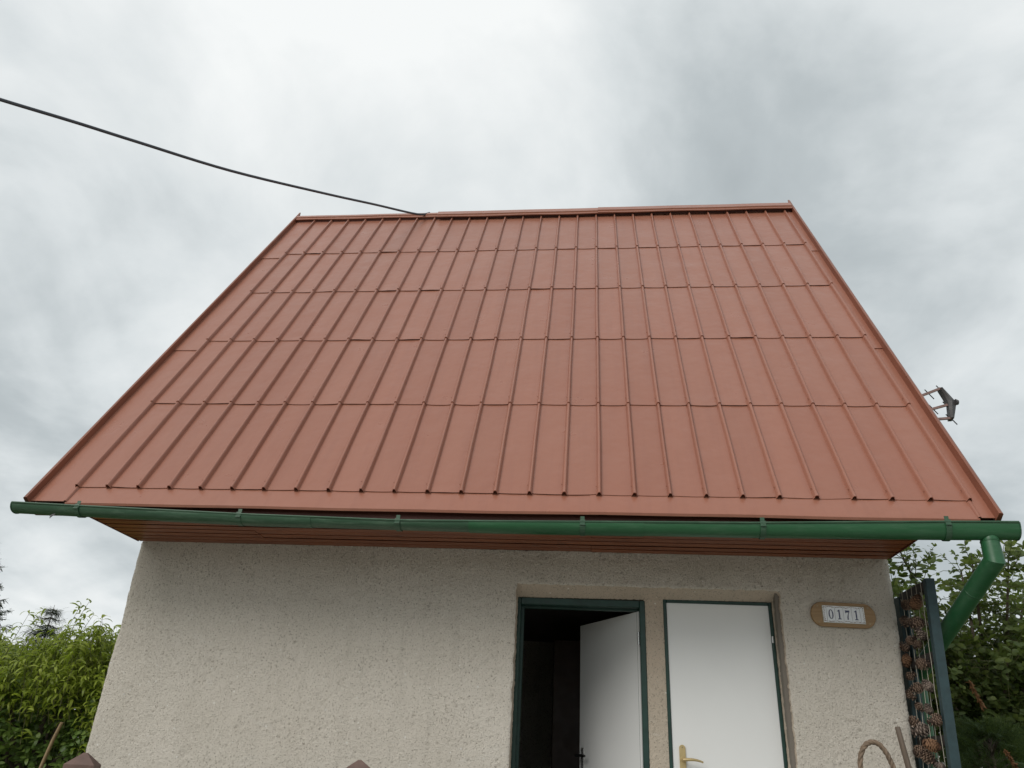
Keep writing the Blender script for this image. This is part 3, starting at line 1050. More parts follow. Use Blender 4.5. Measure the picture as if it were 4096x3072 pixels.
# ------------------------------------------------------------------ house number plaque
PCX, PCZ = 4.858, 2.250
plq = empty('house_number_plaque', (PCX, -0.012, PCZ))
tag(plq, 'oval wooden plaque with white tiles reading 0171 on the wall', 'house number')
poly = []
W2, H2 = 0.193, 0.074
for cxs, a0 in ((1, -90), (-1, 90)):
    for i in range(15):
        a = rad(a0 + 180 * i / 14)
        poly.append((cxs * (W2 - H2 * .92) + H2 * .92 * math.cos(a), H2 * math.sin(a)))
def tilt(q):
    x, z = q
    return (x, z - 0.018 * x)
n = len(poly)
g = MB()
rings = [(0.0, -0.001), (1.0, -0.001)]
vs_ = []
for s, y in ((1.0, 0.0), (1.0, -0.016), (0.965, -0.021)):
    vs_ += [(PCX + tilt(q)[0] * (s if s == 1 else 1 - (1 - s) * .5), -0.004 + y, PCZ + tilt(q)[1] * s) for q in poly]
F = [tuple(range(n))] + [tuple(2 * n + i for i in range(n - 1, -1, -1))]
for k in range(2):
    F += [(k * n + i, k * n + (i + 1) % n, (k + 1) * n + (i + 1) % n, (k + 1) * n + i) for i in range(n)]
g.add(vs_, F)
board = sub(g, 'backboard', 'plaque_wood', plq, 25)
YF = -0.0255
def pbox(x0, x1, z0, z1, y0, y1, w=0.0015):
    g = MB().bevbox((x0, y0, z0), (x1, y1, z1), w)
    g.v = [(PCX + x, y, PCZ + z - 0.018 * x) for x, y, z in g.v]
    return g
sub(pbox(-0.128, 0.128, -0.054, 0.054, -0.027, -0.0248, 0.0008), 'tile_bed', 'screw', plq)
digits = {
    '0': None,
    '1': [(-.30, -.5), (.30, -.5), (.30, -.44), (.12, -.40), (.12, .5), (.02, .5), (-.30, .36), (-.30, .30), (-.10, .34), (-.10, -.40), (-.30, -.44)],
    '7': [(-.36, .5), (-.30, .5), (-.27, .46), (.36, .46), (.36, .40), (.16, .05), (.08, -.25), (.08, -.5), (-.12, -.5), (-.12, -.25), (.02, .05), (.18, .26), (-.16, .24), (-.27, .22), (-.36, .14)],
}
def digit_mesh(ch, cx_, cz_, h):
    g = MB()
    y0, y1 = -0.0335, -0.0343
    def pt(q): return (cx_ + q[0] * h * .62, cz_ + q[1] * h)
    if ch == '0':
        n = 28
        vs_ = []
        for y in (y0, y1):
            for (rx, rz) in ((.40, .5), (.20, .43)):
                for i in range(n):
                    a = 2 * math.pi * i / n
                    q = pt((rx * math.cos(a), rz * math.sin(a)))
                    vs_.append((PCX + q[0], y, PCZ + q[1] - 0.018 * q[0]))
        F = []
        for i in range(n):
            j = (i + 1) % n
            F.append((2 * n + i, 2 * n + j, 3 * n + j, 3 * n + i))
            F.append((i, j, 2 * n + j, 2 * n + i))
        g.add(vs_, F)
    else:
        pl = [pt(q) for q in digits[ch]]
        g.prism([(PCX + a, PCZ + b - 0.018 * a) for a, b in pl], 'y', y1, y0)
    return g
def ornament(x0, x1, edges, seed):
    g = MB()
    r = random.Random(seed)
    y0 = -0.0342
    def blob(x, z, s):
        k = 6
        a0 = r.uniform(0, 6)
        ring = [(x + s * r.uniform(.6, 1.2) * math.cos(a0 + i * 6.283 / k), z + s * r.uniform(.5, 1.1) * math.sin(a0 + i * 6.283 / k)) for i in range(k)]
        g.add([(PCX + a, y0, PCZ + b - 0.018 * a) for a, b in ring], [tuple(range(k))])
    nx = int((x1 - x0) / 0.0042)
    for e in edges:
        if e in 'tb':
            s = 1 if e == 't' else -1
            for i in range(nx):
                x = x0 + 0.003 + (x1 - x0 - 0.006) * (i + .5) / nx
                ph = (x + .2) * 95
                blob(x + r.uniform(-.001, .001), s * (0.0455 - 0.005 * (0.5 + 0.5 * math.sin(ph))) + r.uniform(-.002, .002), r.uniform(.0018, .0032))
        else:
            x = x0 + 0.006 if e == 'l' else x1 - 0.006
            for i in range(18):
                blob(x + r.uniform(-.0035, .0035), -0.045 + 0.09 * (i + .5) / 18, r.uniform(.0018, .0032))
    return g
edges = [-0.124, -0.101, -0.052, -0.002, 0.048, 0.099, 0.124]
chars = [None, '0', '1', '7', '1', None]
for k in range(6):
    x0, x1 = edges[k] + 0.0006, edges[k + 1] - 0.0006
    tl = sub(pbox(x0, x1, -0.0505, 0.0505, -0.0335, -0.0268, 0.0010), 'tile', 'tile', plq)
    if chars[k]:
        sub(digit_mesh(chars[k], (x0 + x1) / 2, -0.001, 0.058), 'digit', 'ink', tl)
        sub(ornament(x0, x1, 'tb', 60 + k), 'border_pattern', 'ornament', tl, recalc=False)
    else:
        sub(ornament(x0, x1, 'tbl' if k == 0 else 'tbr', 60 + k), 'border_pattern', 'ornament', tl, recalc=False)
for sx_ in (-0.150, 0.150):
    for sz in (-0.048, 0.048):
        g = MB()
        ccyl(g, (PCX + sx_, -0.0252, PCZ + sz - 0.018 * sx_), (PCX + sx_, -0.0275, PCZ + sz - 0.018 * sx_), 0.0045, 12)
        sub(g, 'screw', 'screw', plq)

# ------------------------------------------------------------------ cone frame beside the wall
def fx(z):
    return 5.250 - 0.055 * (2.4 - z)
frm = empty('cone_trellis', (fx(0) + 0.03, -0.1, 0.0))
tag(frm, 'dark teal wooden trellis strung with pine cones beside the wall corner', 'trellis')
def lean_box(xa, xb, ya, yb, z0, z1, w=0.003):
    g = MB().bevbox((xa, ya, z0), (xb, yb, z1), w)
    g.v = [(x + fx(z), y, z) for x, y, z in g.v]
    return g
for (ya, yb, xa, xb) in ((-0.347, -0.303, 0.0, 0.052), (0.095, 0.19, 0.0, 0.052)):
    o = sub(lean_box(xa, xb, ya, yb, 0.02, 2.418 if ya < 0 else 2.398), 'upright', 'teal', frm)
sub(lean_box(0.030, 0.052, 0.060, 0.0945, 0.02, 2.36), 'backing_strip', 'teal', frm)
for za, zb in ((2.352, 2.412), (1.955, 2.015), (1.528, 1.58), (1.06, 1.12), (0.5, 0.56)):
    sub(lean_box(0.006, 0.044, -0.3025, 0.0945, za, zb), 'crossbar', 'teal_dark', frm)
SY = [0.024, -0.055, -0.128, -0.206, -0.279]
for k, y in enumerate(SY):
    g = MB()
    pts = []
    for i in range(26):
        z = 2.414 - i * 0.075
        pts.append((fx(z) - 0.003 + 0.0012 * math.sin(i * 1.7 + k), y + 0.003 * math.sin(i * 2.3 + k * 2), z))
    g.tube(pts, 0.0016, 5)
    if k in (0, 2, 3, 4):
        zz_ = 2.352 - 0.02 * k * .2
        lp = [(fx(zz_) - 0.006, y + 0.022 * math.sin(t) * math.cos(t * .5), zz_ + 0.016 * math.sin(t * 1.5)) for t in np.linspace(0, 5.6, 16)]
        g.tube(lp, 0.0014, 5)
    sub(g, 'string', 'string', frm)

# pine cones
def cone_mesh(name, mat, seed, L=0.075, Rm=0.034, n=84, openness=1.0):
    r = random.Random(seed)
    g = MB()
    core = []
    for i in range(7):
        t = i / 6
        core.append((0, 0, -L / 2 + L * t))
    g.tube(core, [Rm * .25 + Rm * .38 * math.sin(math.pi * min(1, (i / 6) * .85 + .12)) for i in range(7)], 8)
    for i in range(n):
        t = (i + .5) / n
        a = i * 2.39996 + r.uniform(-.12, .12)
        z = -L / 2 + L * t
        R = Rm * (math.sin(math.pi * min(1.0, t * .86 + .10)) ** .75) * r.uniform(.9, 1.08)
        up = (0.25 + 1.3 * t) * (1.15 - .45 * openness) + r.uniform(-.15, .15)
        if i < 18:
            up -= (1 - i / 18) * 1.6
        rc = 1.0 if t < .7 else 1.0 - (t - .7) / .3 * .95
        if openness < .5:
            up *= .62
        d = Vector((math.cos(a) * rc, math.sin(a) * rc, up)).normalized()
        s = Vector((-math.sin(a), math.cos(a), 0))
        nn = d.cross(s) * -1
        o = Vector((math.cos(a) * R * .35, math.sin(a) * R * .35, z - .15 * L * (1 - openness * .5)))
        ln = R * (.78 if openness > .5 else .66)
        wd = (0.30 if openness > .5 else .36) * Rm * (0.7 + .5 * math.sin(math.pi * t))
        th_ = 0.0028 if openness > .5 else 0.0036
        tip = o + d * ln
        q = [o, o + d * ln * .75 + s * wd, tip + s * wd * .35 + nn * th_, tip - s * wd * .35 + nn * th_, o + d * ln * .75 - s * wd, tip - nn * th_ + d * 0.001, o + d * ln * .5 - nn * th_ * .8]
        g.add(q, [(0, 1, 2, 3, 4), (1, 5, 2), (2, 5, 3), (3, 5, 4), (0, 6, 1), (0, 4, 6), (1, 6, 5), (4, 5, 6)])
    return g.mesh(name, mat, False, True)
cone_kinds = {
    'brown': cone_mesh('pine_cone', 'cone_a', 1), 'brown2': cone_mesh('pine_cone', 'cone_a', 2, 0.068, .032, 70),
    'orange': cone_mesh('pine_cone', 'cone_b', 3, 0.078, .036, 90, .3), 'grey': cone_mesh('pine_cone', 'cone_c', 4, 0.066, .031, 96, .15),
    'spiky': cone_mesh('pine_cone', 'cone_a', 5, 0.074, .036, 60, 1.25), 'pale': cone_mesh('pine_cone', 'cone_c', 6, 0.074, .034, 64, 1.0)}
CP = [(5.245, -0.086, 2.31), (5.244, -0.235, 2.289), (5.24, -0.023, 2.227), (5.238, -0.233, 2.179), (5.234, -0.245, 2.112), (5.233, -0.094, 2.1), (5.232, -0.176, 2.068), (5.232, 0.02, 2.077), (5.228, 0.024, 2.008), (5.225, -0.215, 1.953), (5.223, -0.0, 1.908), (5.219, -0.109, 1.833), (5.218, -0.252, 1.827), (5.217, 0.025, 1.808), (5.214, -0.075, 1.737), (5.212, -0.225, 1.706), (5.209, -0.295, 1.654), (5.209, 0.023, 1.659), (5.207, -0.074, 1.612), (5.2, -0.026, 1.5), (5.199, -0.117, 1.472), (5.202, -0.225, 1.526), (5.196, -0.274, 1.425), (5.24, -0.15, 2.20)]
CK = ['brown', 'orange', 'spiky', 'brown', 'pale', 'brown2', 'brown2', 'spiky', 'orange', 'brown', 'brown2', 'brown', 'grey', 'spiky', 'brown2', 'grey', 'brown', 'spiky', 'pale', 'brown', 'brown', 'orange', 'grey', 'brown2']
CS = [1, 1.25, .85, 1.3, 1.05, 1.0, 1.0, .9, 1.0, 1.2, .9, 1.05, 1.1, .95, .95, 1.0, 1.1, .9, 1.3, 1.15, 1.25, 1.1, .9, .85]
CLAB = ['dark pine cone tied under the top crossbar, left of the big orange one',
        'large orange pine cone tied highest on the trellis beside the teal upright',
        'spiky brown pine cone, second row from the top, beside the wall',
        'large brown pine cone, second row from the top, beside the near teal upright',
        'pale open pine cone just below the second row, touching the near upright',
        'small brown pine cone in the third row, middle of the trellis',
        'small brown pine cone in the third row, left of the near upright',
        'spiky pine cone in the third row, nearest the wall',
        'orange pine cone in front of the middle crossbar, nearest the wall',
        'large brown pine cone below the middle crossbar beside the near upright',
        'small brown pine cone just below the middle crossbar, nearest the wall',
        'brown open pine cone left of a closed grey cone, below the middle crossbar',
        'closed grey pine cone below the middle crossbar, touching the near upright',
        'spiky pine cone nearest the wall, halfway between middle and lower crossbars',
        'small brown pine cone touching a closed grey one, above the lower crossbar',
        'closed grey pine cone halfway down, right of a small brown cone',
        'brown pine cone above the lower crossbar, partly behind the near upright',
        'spiky pine cone atop the large pale one, nearest the wall',
        'largest pale pine cone in front of the lower crossbar',
        'reddish-brown pine cone below the lower crossbar, nearest the wall',
        'large dark pine cone below the lower crossbar, in the middle of its cluster',
        'orange pine cone topmost in the cluster below the lower crossbar',
        'greyish pine cone lowest in view beside the near upright',
        'small dark pine cone in the second row, between the spiky and the large ones']
for k, (pos_, kd, s) in enumerate(zip(CP, CK, CS)):
    r = random.Random(900 + k)
    o = link('pine_cone', cone_kinds[kd])
    o.location = (pos_[0] - 0.022 - 0.006 * (k % 2), pos_[1], pos_[2])
    s *= 0.84 * r.uniform(.88, 1.1)
    o.scale = (s, s, s)
    vd = Vector((.36, .92, .1)).normalized()
    while True:                     # hung sideways on the strings, not end-on
        ax_ = Vector((r.gauss(0, 1), r.gauss(0, 1), r.gauss(0, 1))).normalized()
        if abs(ax_.dot(vd)) < .5:
            break
    o.rotation_euler = ax_.to_track_quat('Z', 'Y').to_euler()
    tag(o, CLAB[k], 'pine cone', 'pine cones strung on the trellis')

# ------------------------------------------------------------------ overhead cable
A = Vector((1.372, 1.955, ZR + 0.062))
cpts = [A, (1.271, 1.78, 6.979), (0.966, 1.208, 6.649), (0.654, 0.623, 6.307), (0.182, -0.261, 5.811), (-0.2, -0.978, 5.47), (-0.397, -1.348, 5.298), (-0.609, -1.744, 5.106)]
d = Vector(cpts[-1]) - Vector(cpts[-2])
for k in range(1, 9):
    cpts.append(Vector(cpts[7]) + d * k * 1.6 + Vector((0, 0, 0.008 * k * k)))
cab_ = empty('overhead_cable', A)
tag(cab_, 'dark overhead cable running from the roof ridge across the sky', 'cable')
def smooth_pts(pts, n=6):
    pts = [Vector(q) for q in pts]
    o = []
    for i in range(len(pts) - 1):
        p0, p1, p2, p3 = pts[max(i - 1, 0)], pts[i], pts[i + 1], pts[min(i + 2, len(pts) - 1)]
        for k in range(n):
            t = k / n
            o.append(.5 * ((2 * p1) + (p2 - p0) * t + (2 * p0 - 5 * p1 + 4 * p2 - p3) * t * t + (3 * p1 - p0 - 3 * p2 + p3) * t ** 3))
    o.append(pts[-1])
    return o
sub(MB().tube(smooth_pts(cpts), 0.0125, 10), 'conductor', 'cable', cab_, True)
g = MB().tube([A + Vector((0.0, 0.0, -0.03)), A + Vector((0, 0, 0.008))], 0.008, 8)
g.tube([A + Vector((-0.005, -0.01, 0.0)), A + Vector((0.02, 0.04, -0.01))], 0.011, 8)
sub(g, 'ridge_clamp', 'ant_rod', cab_)

# ------------------------------------------------------------------ aerial
ant = empty('television_aerial', (5.75, 1.0, 2.9))
tag(ant, 'grey television aerial with three booms behind the right roof edge', 'antenna')
AY = 1.0
spine = [(6.232, 4.318), (6.262, 4.255), (6.292, 4.185), (6.278, 4.115), (6.262, 4.040)]
g = MB()
sec_w = [0.014, 0.026, 0.040, 0.030, 0.018]
rows = []
for (x, z), w in zip(spine, sec_w):
    rows.append([(x - w * .95, AY - 0.035, z), (x - w * .3, AY - 0.05, z), (x + w * .75, AY - 0.03, z), (x + w * .9, AY + 0.035, z), (x - w * .6, AY + 0.04, z), (x - w * .95, AY - 0.035, z)])
g.grid(np.array(rows))
g.add(rows[0][:5], [(0, 1, 2, 3, 4)])
g.add(rows[-1][:5], [(0, 1, 2, 3, 4)])
body = sub(g, 'reflector_body', 'ant_body', ant, 30)
g = MB().tube([(6.312, AY - 0.03, 4.185), (6.335, AY - 0.03, 4.183)], [0.028, 0.02], 14)
sub(g, 'junction_box', 'ant_body', ant, 40)
for (x, z), (dx, dz) in zip(((6.225, 4.318), (6.250, 4.165), (6.262, 4.045)), ((-0.53, -0.215), (-0.53, -0.155), (-0.53, -0.04))):
    a, b = Vector((x, AY - 0.02, z)), Vector((x + dx, AY + 0.0, z + dz))
    t = (b - a).normalized()
    up = Vector((-t.z, 0, t.x)) * -0.0095
    yy = Vector((0, 0.009, 0))
    q = [a + up + yy, a + up - yy, a - up - yy, a - up + yy, b + up + yy, b + up - yy, b - up - yy, b - up + yy]
    sub(MB().add(q, [(0, 1, 2, 3), (4, 7, 6, 5), (0, 4, 5, 1), (1, 5, 6, 2), (2, 6, 7, 3), (3, 7, 4, 0)]), 'boom', 'ant_boom', ant)
for (x, z, L_) in ((6.135, 4.272, .105), (6.142, 4.130, .10), (6.225, 4.325, .07), (6.245, 4.178, .06), (6.25, 4.058, .07), (6.285, 4.02, .06), (5.98, 4.21, .10), (5.98, 4.07, .10)):
    h = L_ / 2
    g = MB().tube([(x - h * .62, AY - 0.15 * h, z + h * .78), (x + h * .62, AY + 0.1 * h, z - h * .78)], 0.0045, 6)
    sub(g, 'element_rod', 'ant_rod', ant)
g = MB().tube([(5.72, AY, 3.0), (5.72, AY, 4.35)], 0.02, 12)
g.tube([(5.19, AY, 3.15), (5.72, AY, 3.15)], 0.014, 10)
g.tube([(5.19, AY, 3.75), (5.72, AY, 3.75)], 0.014, 10)
sub(g, 'mast', 'ant_rod', ant, 40)

# ------------------------------------------------------------------ fence posts in front
PL = ['brown wooden fence post with pyramid cap at the left corner of the wall', 'brown pyramid-capped fence post showing only its tip before the wall']
for k, (x, y, zt, w, rz) in enumerate(((1.497, -2.16, 1.296, 0.050, 0.32), (2.478, -2.06, 1.320, 0.060, 0.25))):
    po = empty('fence_post', (x, y, 0))
    po.rotation_euler = (0, 0, rz)
    tag(po, PL[k], 'fence post', 'fence posts before the cottage')
    g = MB().bevbox((-w * .88, -w * .88, 0), (w * .88, w * .88, zt - 0.075), 0.004)
    g.build('shaft', 'post', po)
    c_ = w
    zc = zt - 0.072
    q = [(-c_, -c_, zc), (c_, -c_, zc), (c_, c_, zc), (-c_, c_, zc), (-c_, -c_, zc + .034), (c_, -c_, zc + .034), (c_, c_, zc + .034), (-c_, c_, zc + .034)]
    e = 0.006
    q += [(-e, -e, zt), (e, -e, zt), (e, e, zt), (-e, e, zt)]
    g = MB().add(q, [(0, 3, 2, 1), (0, 1, 5, 4), (1, 2, 6, 5), (2, 3, 7, 6), (3, 0, 4, 7), (4, 5, 9, 8), (5, 6, 10, 9), (6, 7, 11, 10), (7, 4, 8, 11), (8, 9, 10, 11)])
    g.build('cap', 'post', po)

# ------------------------------------------------------------------ stake, pole, basket handle
def thing_mesh(mb, name, mat, label, cat, smooth=False, group=None):
    o = mb.build(name, mat, None, smooth)
    return tag(o, label, cat, group)
g = MB().tube([(-1.87, 2.62, 1.462), (-1.925, 2.64, 1.30), (-2.06, 2.72, 0.85), (-2.24, 2.80, 0.02)], [0.0155, 0.017, 0.018, 0.019], 10)
thing_mesh(g, 'wooden_stake', 'stake', 'thin bare wooden stake leaning in front of the green hedge', 'stake', 40)
g = MB().tube([(4.9195, -0.45, 1.603), (4.920, -0.45, 1.598), (4.931, -0.45, 1.503), (4.945, -0.46, 1.36), (5.03, -0.52, 0.105)], [0.010, 0.0135, 0.0145, 0.0150, 0.016], 14)
thing_mesh(g, 'tool_handle', 'toolwood', 'round wooden tool handle standing beside the cone trellis', 'tool', 40)
bk = empty('wicker_basket', (4.74, -0.6, 1.05))
tag(bk, 'wicker basket with twisted arched handle before the wall', 'basket')
hp = smooth_pts([(4.655, -0.60, 1.20), (4.652, -0.6, 1.30), (4.655, -0.6, 1.402), (4.669, -0.6, 1.462), (4.697, -0.6, 1.502), (4.730, -0.6, 1.516), (4.762, -0.6, 1.507), (4.788, -0.6, 1.475), (4.804, -0.6, 1.438), (4.816, -0.6, 1.395), (4.832, -0.6, 1.30), (4.845, -0.6, 1.2)], 8)
g = MB()
for s in range(3):
    pp = []
    for i, q in enumerate(hp):
        t = (hp[min(i + 1, len(hp) - 1)] - hp[max(i - 1, 0)]).normalized()
        sd_ = Vector((0, 1, 0))
        up = t.cross(sd_)
        a = i * 0.42 + s * 2.094
        pp.append(q + (sd_ * math.cos(a) + up * math.sin(a)) * 0.0062)
    g.tube(pp, 0.0075, 8)
sub(g, 'handle', 'wicker', bk, True)
for k in range(11):
    z = 1.06 + k * 0.0175
    rr = 0.09 + 0.006 * k * .8
    g = MB()
    ring = []
    for i in range(49):
        a = 2 * math.pi * i / 48
        w = 0.004 * (1 if (i + k) % 2 else -1)
        ring.append((4.748 + (rr + w) * math.cos(a), -0.6 + (rr + w) * .8 * math.sin(a), z))
    g.tube(ring, 0.0085, 6, cap=False)
    sub(g, 'wicker_band', 'wicker', bk, True)
g = MB().box((4.64, -0.70, 0.75), (4.86, -0.50, 1.045))
# a low stand under the basket, below the picture's edge
st = MB()
for sx_ in (4.60, 4.87):
    for sy_ in (-0.70, -0.52):
        st.box((sx_, sy_, 0.105), (sx_ + 0.035, sy_ + 0.035, 1.0))
st.bevbox((4.57, -0.73, 1.0), (4.93, -0.46, 1.045), 0.004)
thing_mesh(st, 'plant_stand', 'stake', 'plain wooden stand under the wicker basket', 'stand')

# wisp hanging under the gutter
g = MB()
r = random.Random(3)
for k in range(5):
    a = Vector((-0.024, -0.752, 2.582))
    b = a + Vector((-0.020 - 0.008 * k * .5, 0.002 * k, -0.006 - 0.005 * k))
    c_ = a + Vector((-0.036 + 0.004 * k, 0.0, -0.016 - 0.004 * k))
    g.tube([a, b, c_], [0.0018, 0.0022, 0.0006], 5)
g.tube([(-0.024, -0.752, 2.582), (-0.020, -0.750, 2.598)], 0.0006, 4)
thing_mesh(g, 'grey_wisp', 'wisp', 'tiny grey wisp dangling below the left gutter end', 'wisp')

# ------------------------------------------------------------------ vegetation
def norm(a):
    return a / (np.linalg.norm(a, axis=-1, keepdims=True) + 1e-9)
def leaf_arrays(base, d, up, L, W, curl, fold=0.25, nseg=3):
    """bent strip leaves: base (n,3), direction d, up normal; L, W, curl arrays"""
    n = len(base)
    d = norm(d)
    s = norm(np.cross(d, up))
    u = np.cross(s, d)
    ts = np.linspace(0, 1, nseg + 1)
    wp = np.sin(np.pi * np.clip(ts * .86 + .07, 0, 1)) ** .8
    V = np.empty((n, nseg + 1, 2, 3))
    for k, t in enumerate(ts):
        ang_ = curl * t
        # arc of total bend = curl
        cx_ = np.where(np.abs(curl) > 1e-3, np.sin(ang_) / np.where(np.abs(curl) > 1e-3, curl, 1), t)
        cy_ = np.where(np.abs(curl) > 1e-3, -(1 - np.cos(ang_)) / np.where(np.abs(curl) > 1e-3, curl, 1), 0)
        c_ = base + d * (cx_ * L)[:, None] + u * (cy_ * L)[:, None]
        hw = (W * wp[k] * .5)[:, None]
        lift = (u * np.cos(ang_)[:, None] + d * np.sin(ang_)[:, None]) * hw * fold * (1 if 0 < k < nseg else .3)
        V[:, k, 0] = c_ - s * hw + lift
        V[:, k, 1] = c_ + s * hw - lift * .6
    o = (np.arange(n) * (nseg + 1) * 2)[:, None, None]
    k = np.arange(nseg)[None, :, None] * 2
    F = o + k + np.array([0, 1, 3, 2])[None, None, :]
    return V.reshape(-1, 3), F.reshape(-1, 4)

def tree(name, loc, label, cat, trunkmb, V, F, leafmat_, group=None, trunkname='trunk', crownname='crown', mat='trunk', twigs=None):
    o = empty(name, loc)
    tag(o, label, cat, group)
    inv = Matrix.Translation(-Vector(loc))
    t = trunkmb.build(trunkname, mat, o, True)
    t.matrix_parent_inverse = inv
    c_ = link(crownname, npmesh(crownname, V, F, leafmat_, True), o)
    c_.matrix_parent_inverse = inv
    if twigs is not None:
        w = twigs.build('twigs', 'twig', o, True, False)
        w.matrix_parent_inverse = inv
        w['kind'] = 'stuff'
    c_['kind'] = 'stuff'
    return o

def shoots_tree(bases, tips, nleaf, L, W, seed, droop=1.6, wob=.05, spread=(0.25, 0.7)):
    g_ = np.random.default_rng(seed)
    B, D, U, LL, WW, CC = [], [], [], [], [], []
    stems = MB()
    for b, t in zip(bases, tips):
        b, t = np.array(b), np.array(t)
        ln = np.linalg.norm(t - b)
        mid = (b + t) / 2 + g_.normal(0, wob * ln, 3)
        stems.tube([b, mid, t], [0.0042, 0.003, 0.0015], 4, cap=False)
        n = max(5, int(nleaf * ln))
        ss = np.sort(g_.uniform(0.08, 1.0, n))
        for s in ss:
            q = (1 - s) ** 2 * b + 2 * s * (1 - s) * mid + s * s * t
            tg = norm(2 * (1 - s) * (mid - b) + 2 * s * (t - mid))
            a = g_.uniform(0, 6.283)
            rad_ = np.array([math.cos(a), math.sin(a), 0.0])
            rad_ = norm(rad_ - tg * rad_.dot(tg))
            k = g_.uniform(*spread)
            d = norm(rad_ + tg * k)
            B.append(q); D.append(d); U.append(norm(tg + .2 * g_.normal(0, 1, 3)))
            f = 0.75 + .25 * math.sin(math.pi * min(1, s * .9 + .1))
            LL.append(L * f * g_.uniform(.75, 1.2)); WW.append(W * g_.uniform(.8, 1.2)); CC.append(droop * g_.uniform(.5, 1.25))
    V, F = leaf_arrays(np.array(B), np.array(D), np.array(U), np.array(LL), np.array(WW), np.array(CC), .3, 4)
    return stems, V, F

# peach tree behind the left corner
gp = np.random.default_rng(21)
env_x = [-5.2, -4.2, -3.4, -2.96, -2.55, -2.25, -2.05, -1.85, -1.70, -1.45, -1.1]
env_z = [2.5, 2.7, 2.35, 2.33, 2.46, 2.42, 2.60, 2.42, 2.24, 2.10, 1.9]
bases, tips = [], []
for k in range(620):
    x = gp.uniform(-4.6, -1.15)
    y = 3.0 + gp.uniform(-.42, .95)
    zt = np.interp(x + (y - 3.0) * .25, env_x, env_z)
    zt = zt - abs(gp.normal(0, .22)) - max(0, 3.0 - y) * .9
    ln = gp.uniform(.30, .62)
    tip = np.array([x, y, zt])
    lean = np.array([gp.normal(0, .22) + .05, -0.28 + gp.normal(0, .2), 1.0])
    bases.append(tip - norm(lean) * ln)
    tips.append(tip)
for (x, y, z) in ((-2.06, 2.78, 2.66), (-2.16, 2.8, 2.62), (-1.98, 2.8, 2.53), (-1.86, 2.82, 2.44), (-1.92, 2.85, 2.42), (-2.72, 2.8, 2.52), (-2.55, 2.8, 2.56), (-2.93, 2.8, 2.38)):
    tips.append(np.array([x, y, z]))
    bases.append(np.array([x - .18, y + .05, z - .55]))
stems, V, F = shoots_tree(bases, tips, 40, .145, .023, 5, droop=2.3, spread=(.5, 1.3))
tk = MB()
for a, b in (((-2.55, 3.35, 0), (-2.55, 3.35, .9)),):
    tk.tube([a, (a[0] + .03, a[1], .5), b], [.085, .07, .055], 10)
for (x, y, z) in ((-3.6, 3.4, 1.9), (-3.0, 3.1, 2.0), (-2.5, 3.2, 2.1), (-2.1, 3.1, 2.1), (-1.6, 3.2, 1.7), (-2.6, 3.8, 2.0)):
    tk.tube([(-2.55, 3.35, .85), ((x - 2.55) / 2, (y + 3.35) / 2, 1.3), (x, y, z)], [.045, .03, .012], 8)
tree('peach_tree', (-2.55, 3.35, 0), 'bright green peach tree with narrow drooping leaves above the hedge', 'tree', tk, V, F, 'peach_leaf', twigs=stems)

# hedge with broader, darker leaves below it
gh = np.random.default_rng(31)
bases, tips = [], []
for k in range(900):
    x = gh.uniform(-4.4, -0.7)
    z = gh.uniform(.25, 2.0)
    dep = gh.uniform(0, .55) ** 1.2
    y = 2.82 + dep + .12 * math.sin(x * 5) - .1 * math.sin(z * 3 + x)
    tip = np.array([x, y, z])
    lean = np.array([gh.normal(0, .5), -0.7 + gh.normal(0, .3), .7 + gh.normal(0, .3)])
    bases.append(tip - norm(lean) * gh.uniform(.18, .34))
    tips.append(tip)
stems, V, F = shoots_tree(bases, tips, 44, .088, .040, 6, droop=.9)
tk = MB()
for x in np.linspace(-4.2, -0.9, 12):
    tk.tube([(x, 3.25, 0), (x + gh.uniform(-.1, .1), 3.25, 1.0), (x + gh.uniform(-.2, .2), 3.2, 1.7)], [.03, .022, .01], 7)
tree('hedge', (-2.5, 3.25, 0), 'dense dark green hedge below the peach tree at the left edge', 'hedge', tk, V, F, 'hedge_leaf', trunkname='stems', crownname='foliage', twigs=stems)
# deeper second row closes the view behind it
bases, tips = [], []
for k in range(1500):
    x = gh.uniform(-5.8, 0.3)
    z = gh.uniform(.2, 2.3)
    y = 4.6 + gh.uniform(-.3, .3)
    tip = np.array([x, y, z])
    lean = np.array([gh.normal(0, .5), -0.5, .8])
    bases.append(tip - norm(lean) * gh.uniform(.25, .45))
    tips.append(tip)
stems, V, F = shoots_tree(bases, tips, 26, .16, .09, 7, droop=.8)
tree('background_shrub', (-3.0, 4.9, 0), 'dark shrub row glimpsed behind the hedge beside the wall corner', 'shrub', MB().tube([(-3, 4.9, 0), (-3, 4.9, 1.2)], [.05, .02], 8), V, F, 'hedge_leaf', trunkname='stems', crownname='foliage', twigs=stems)

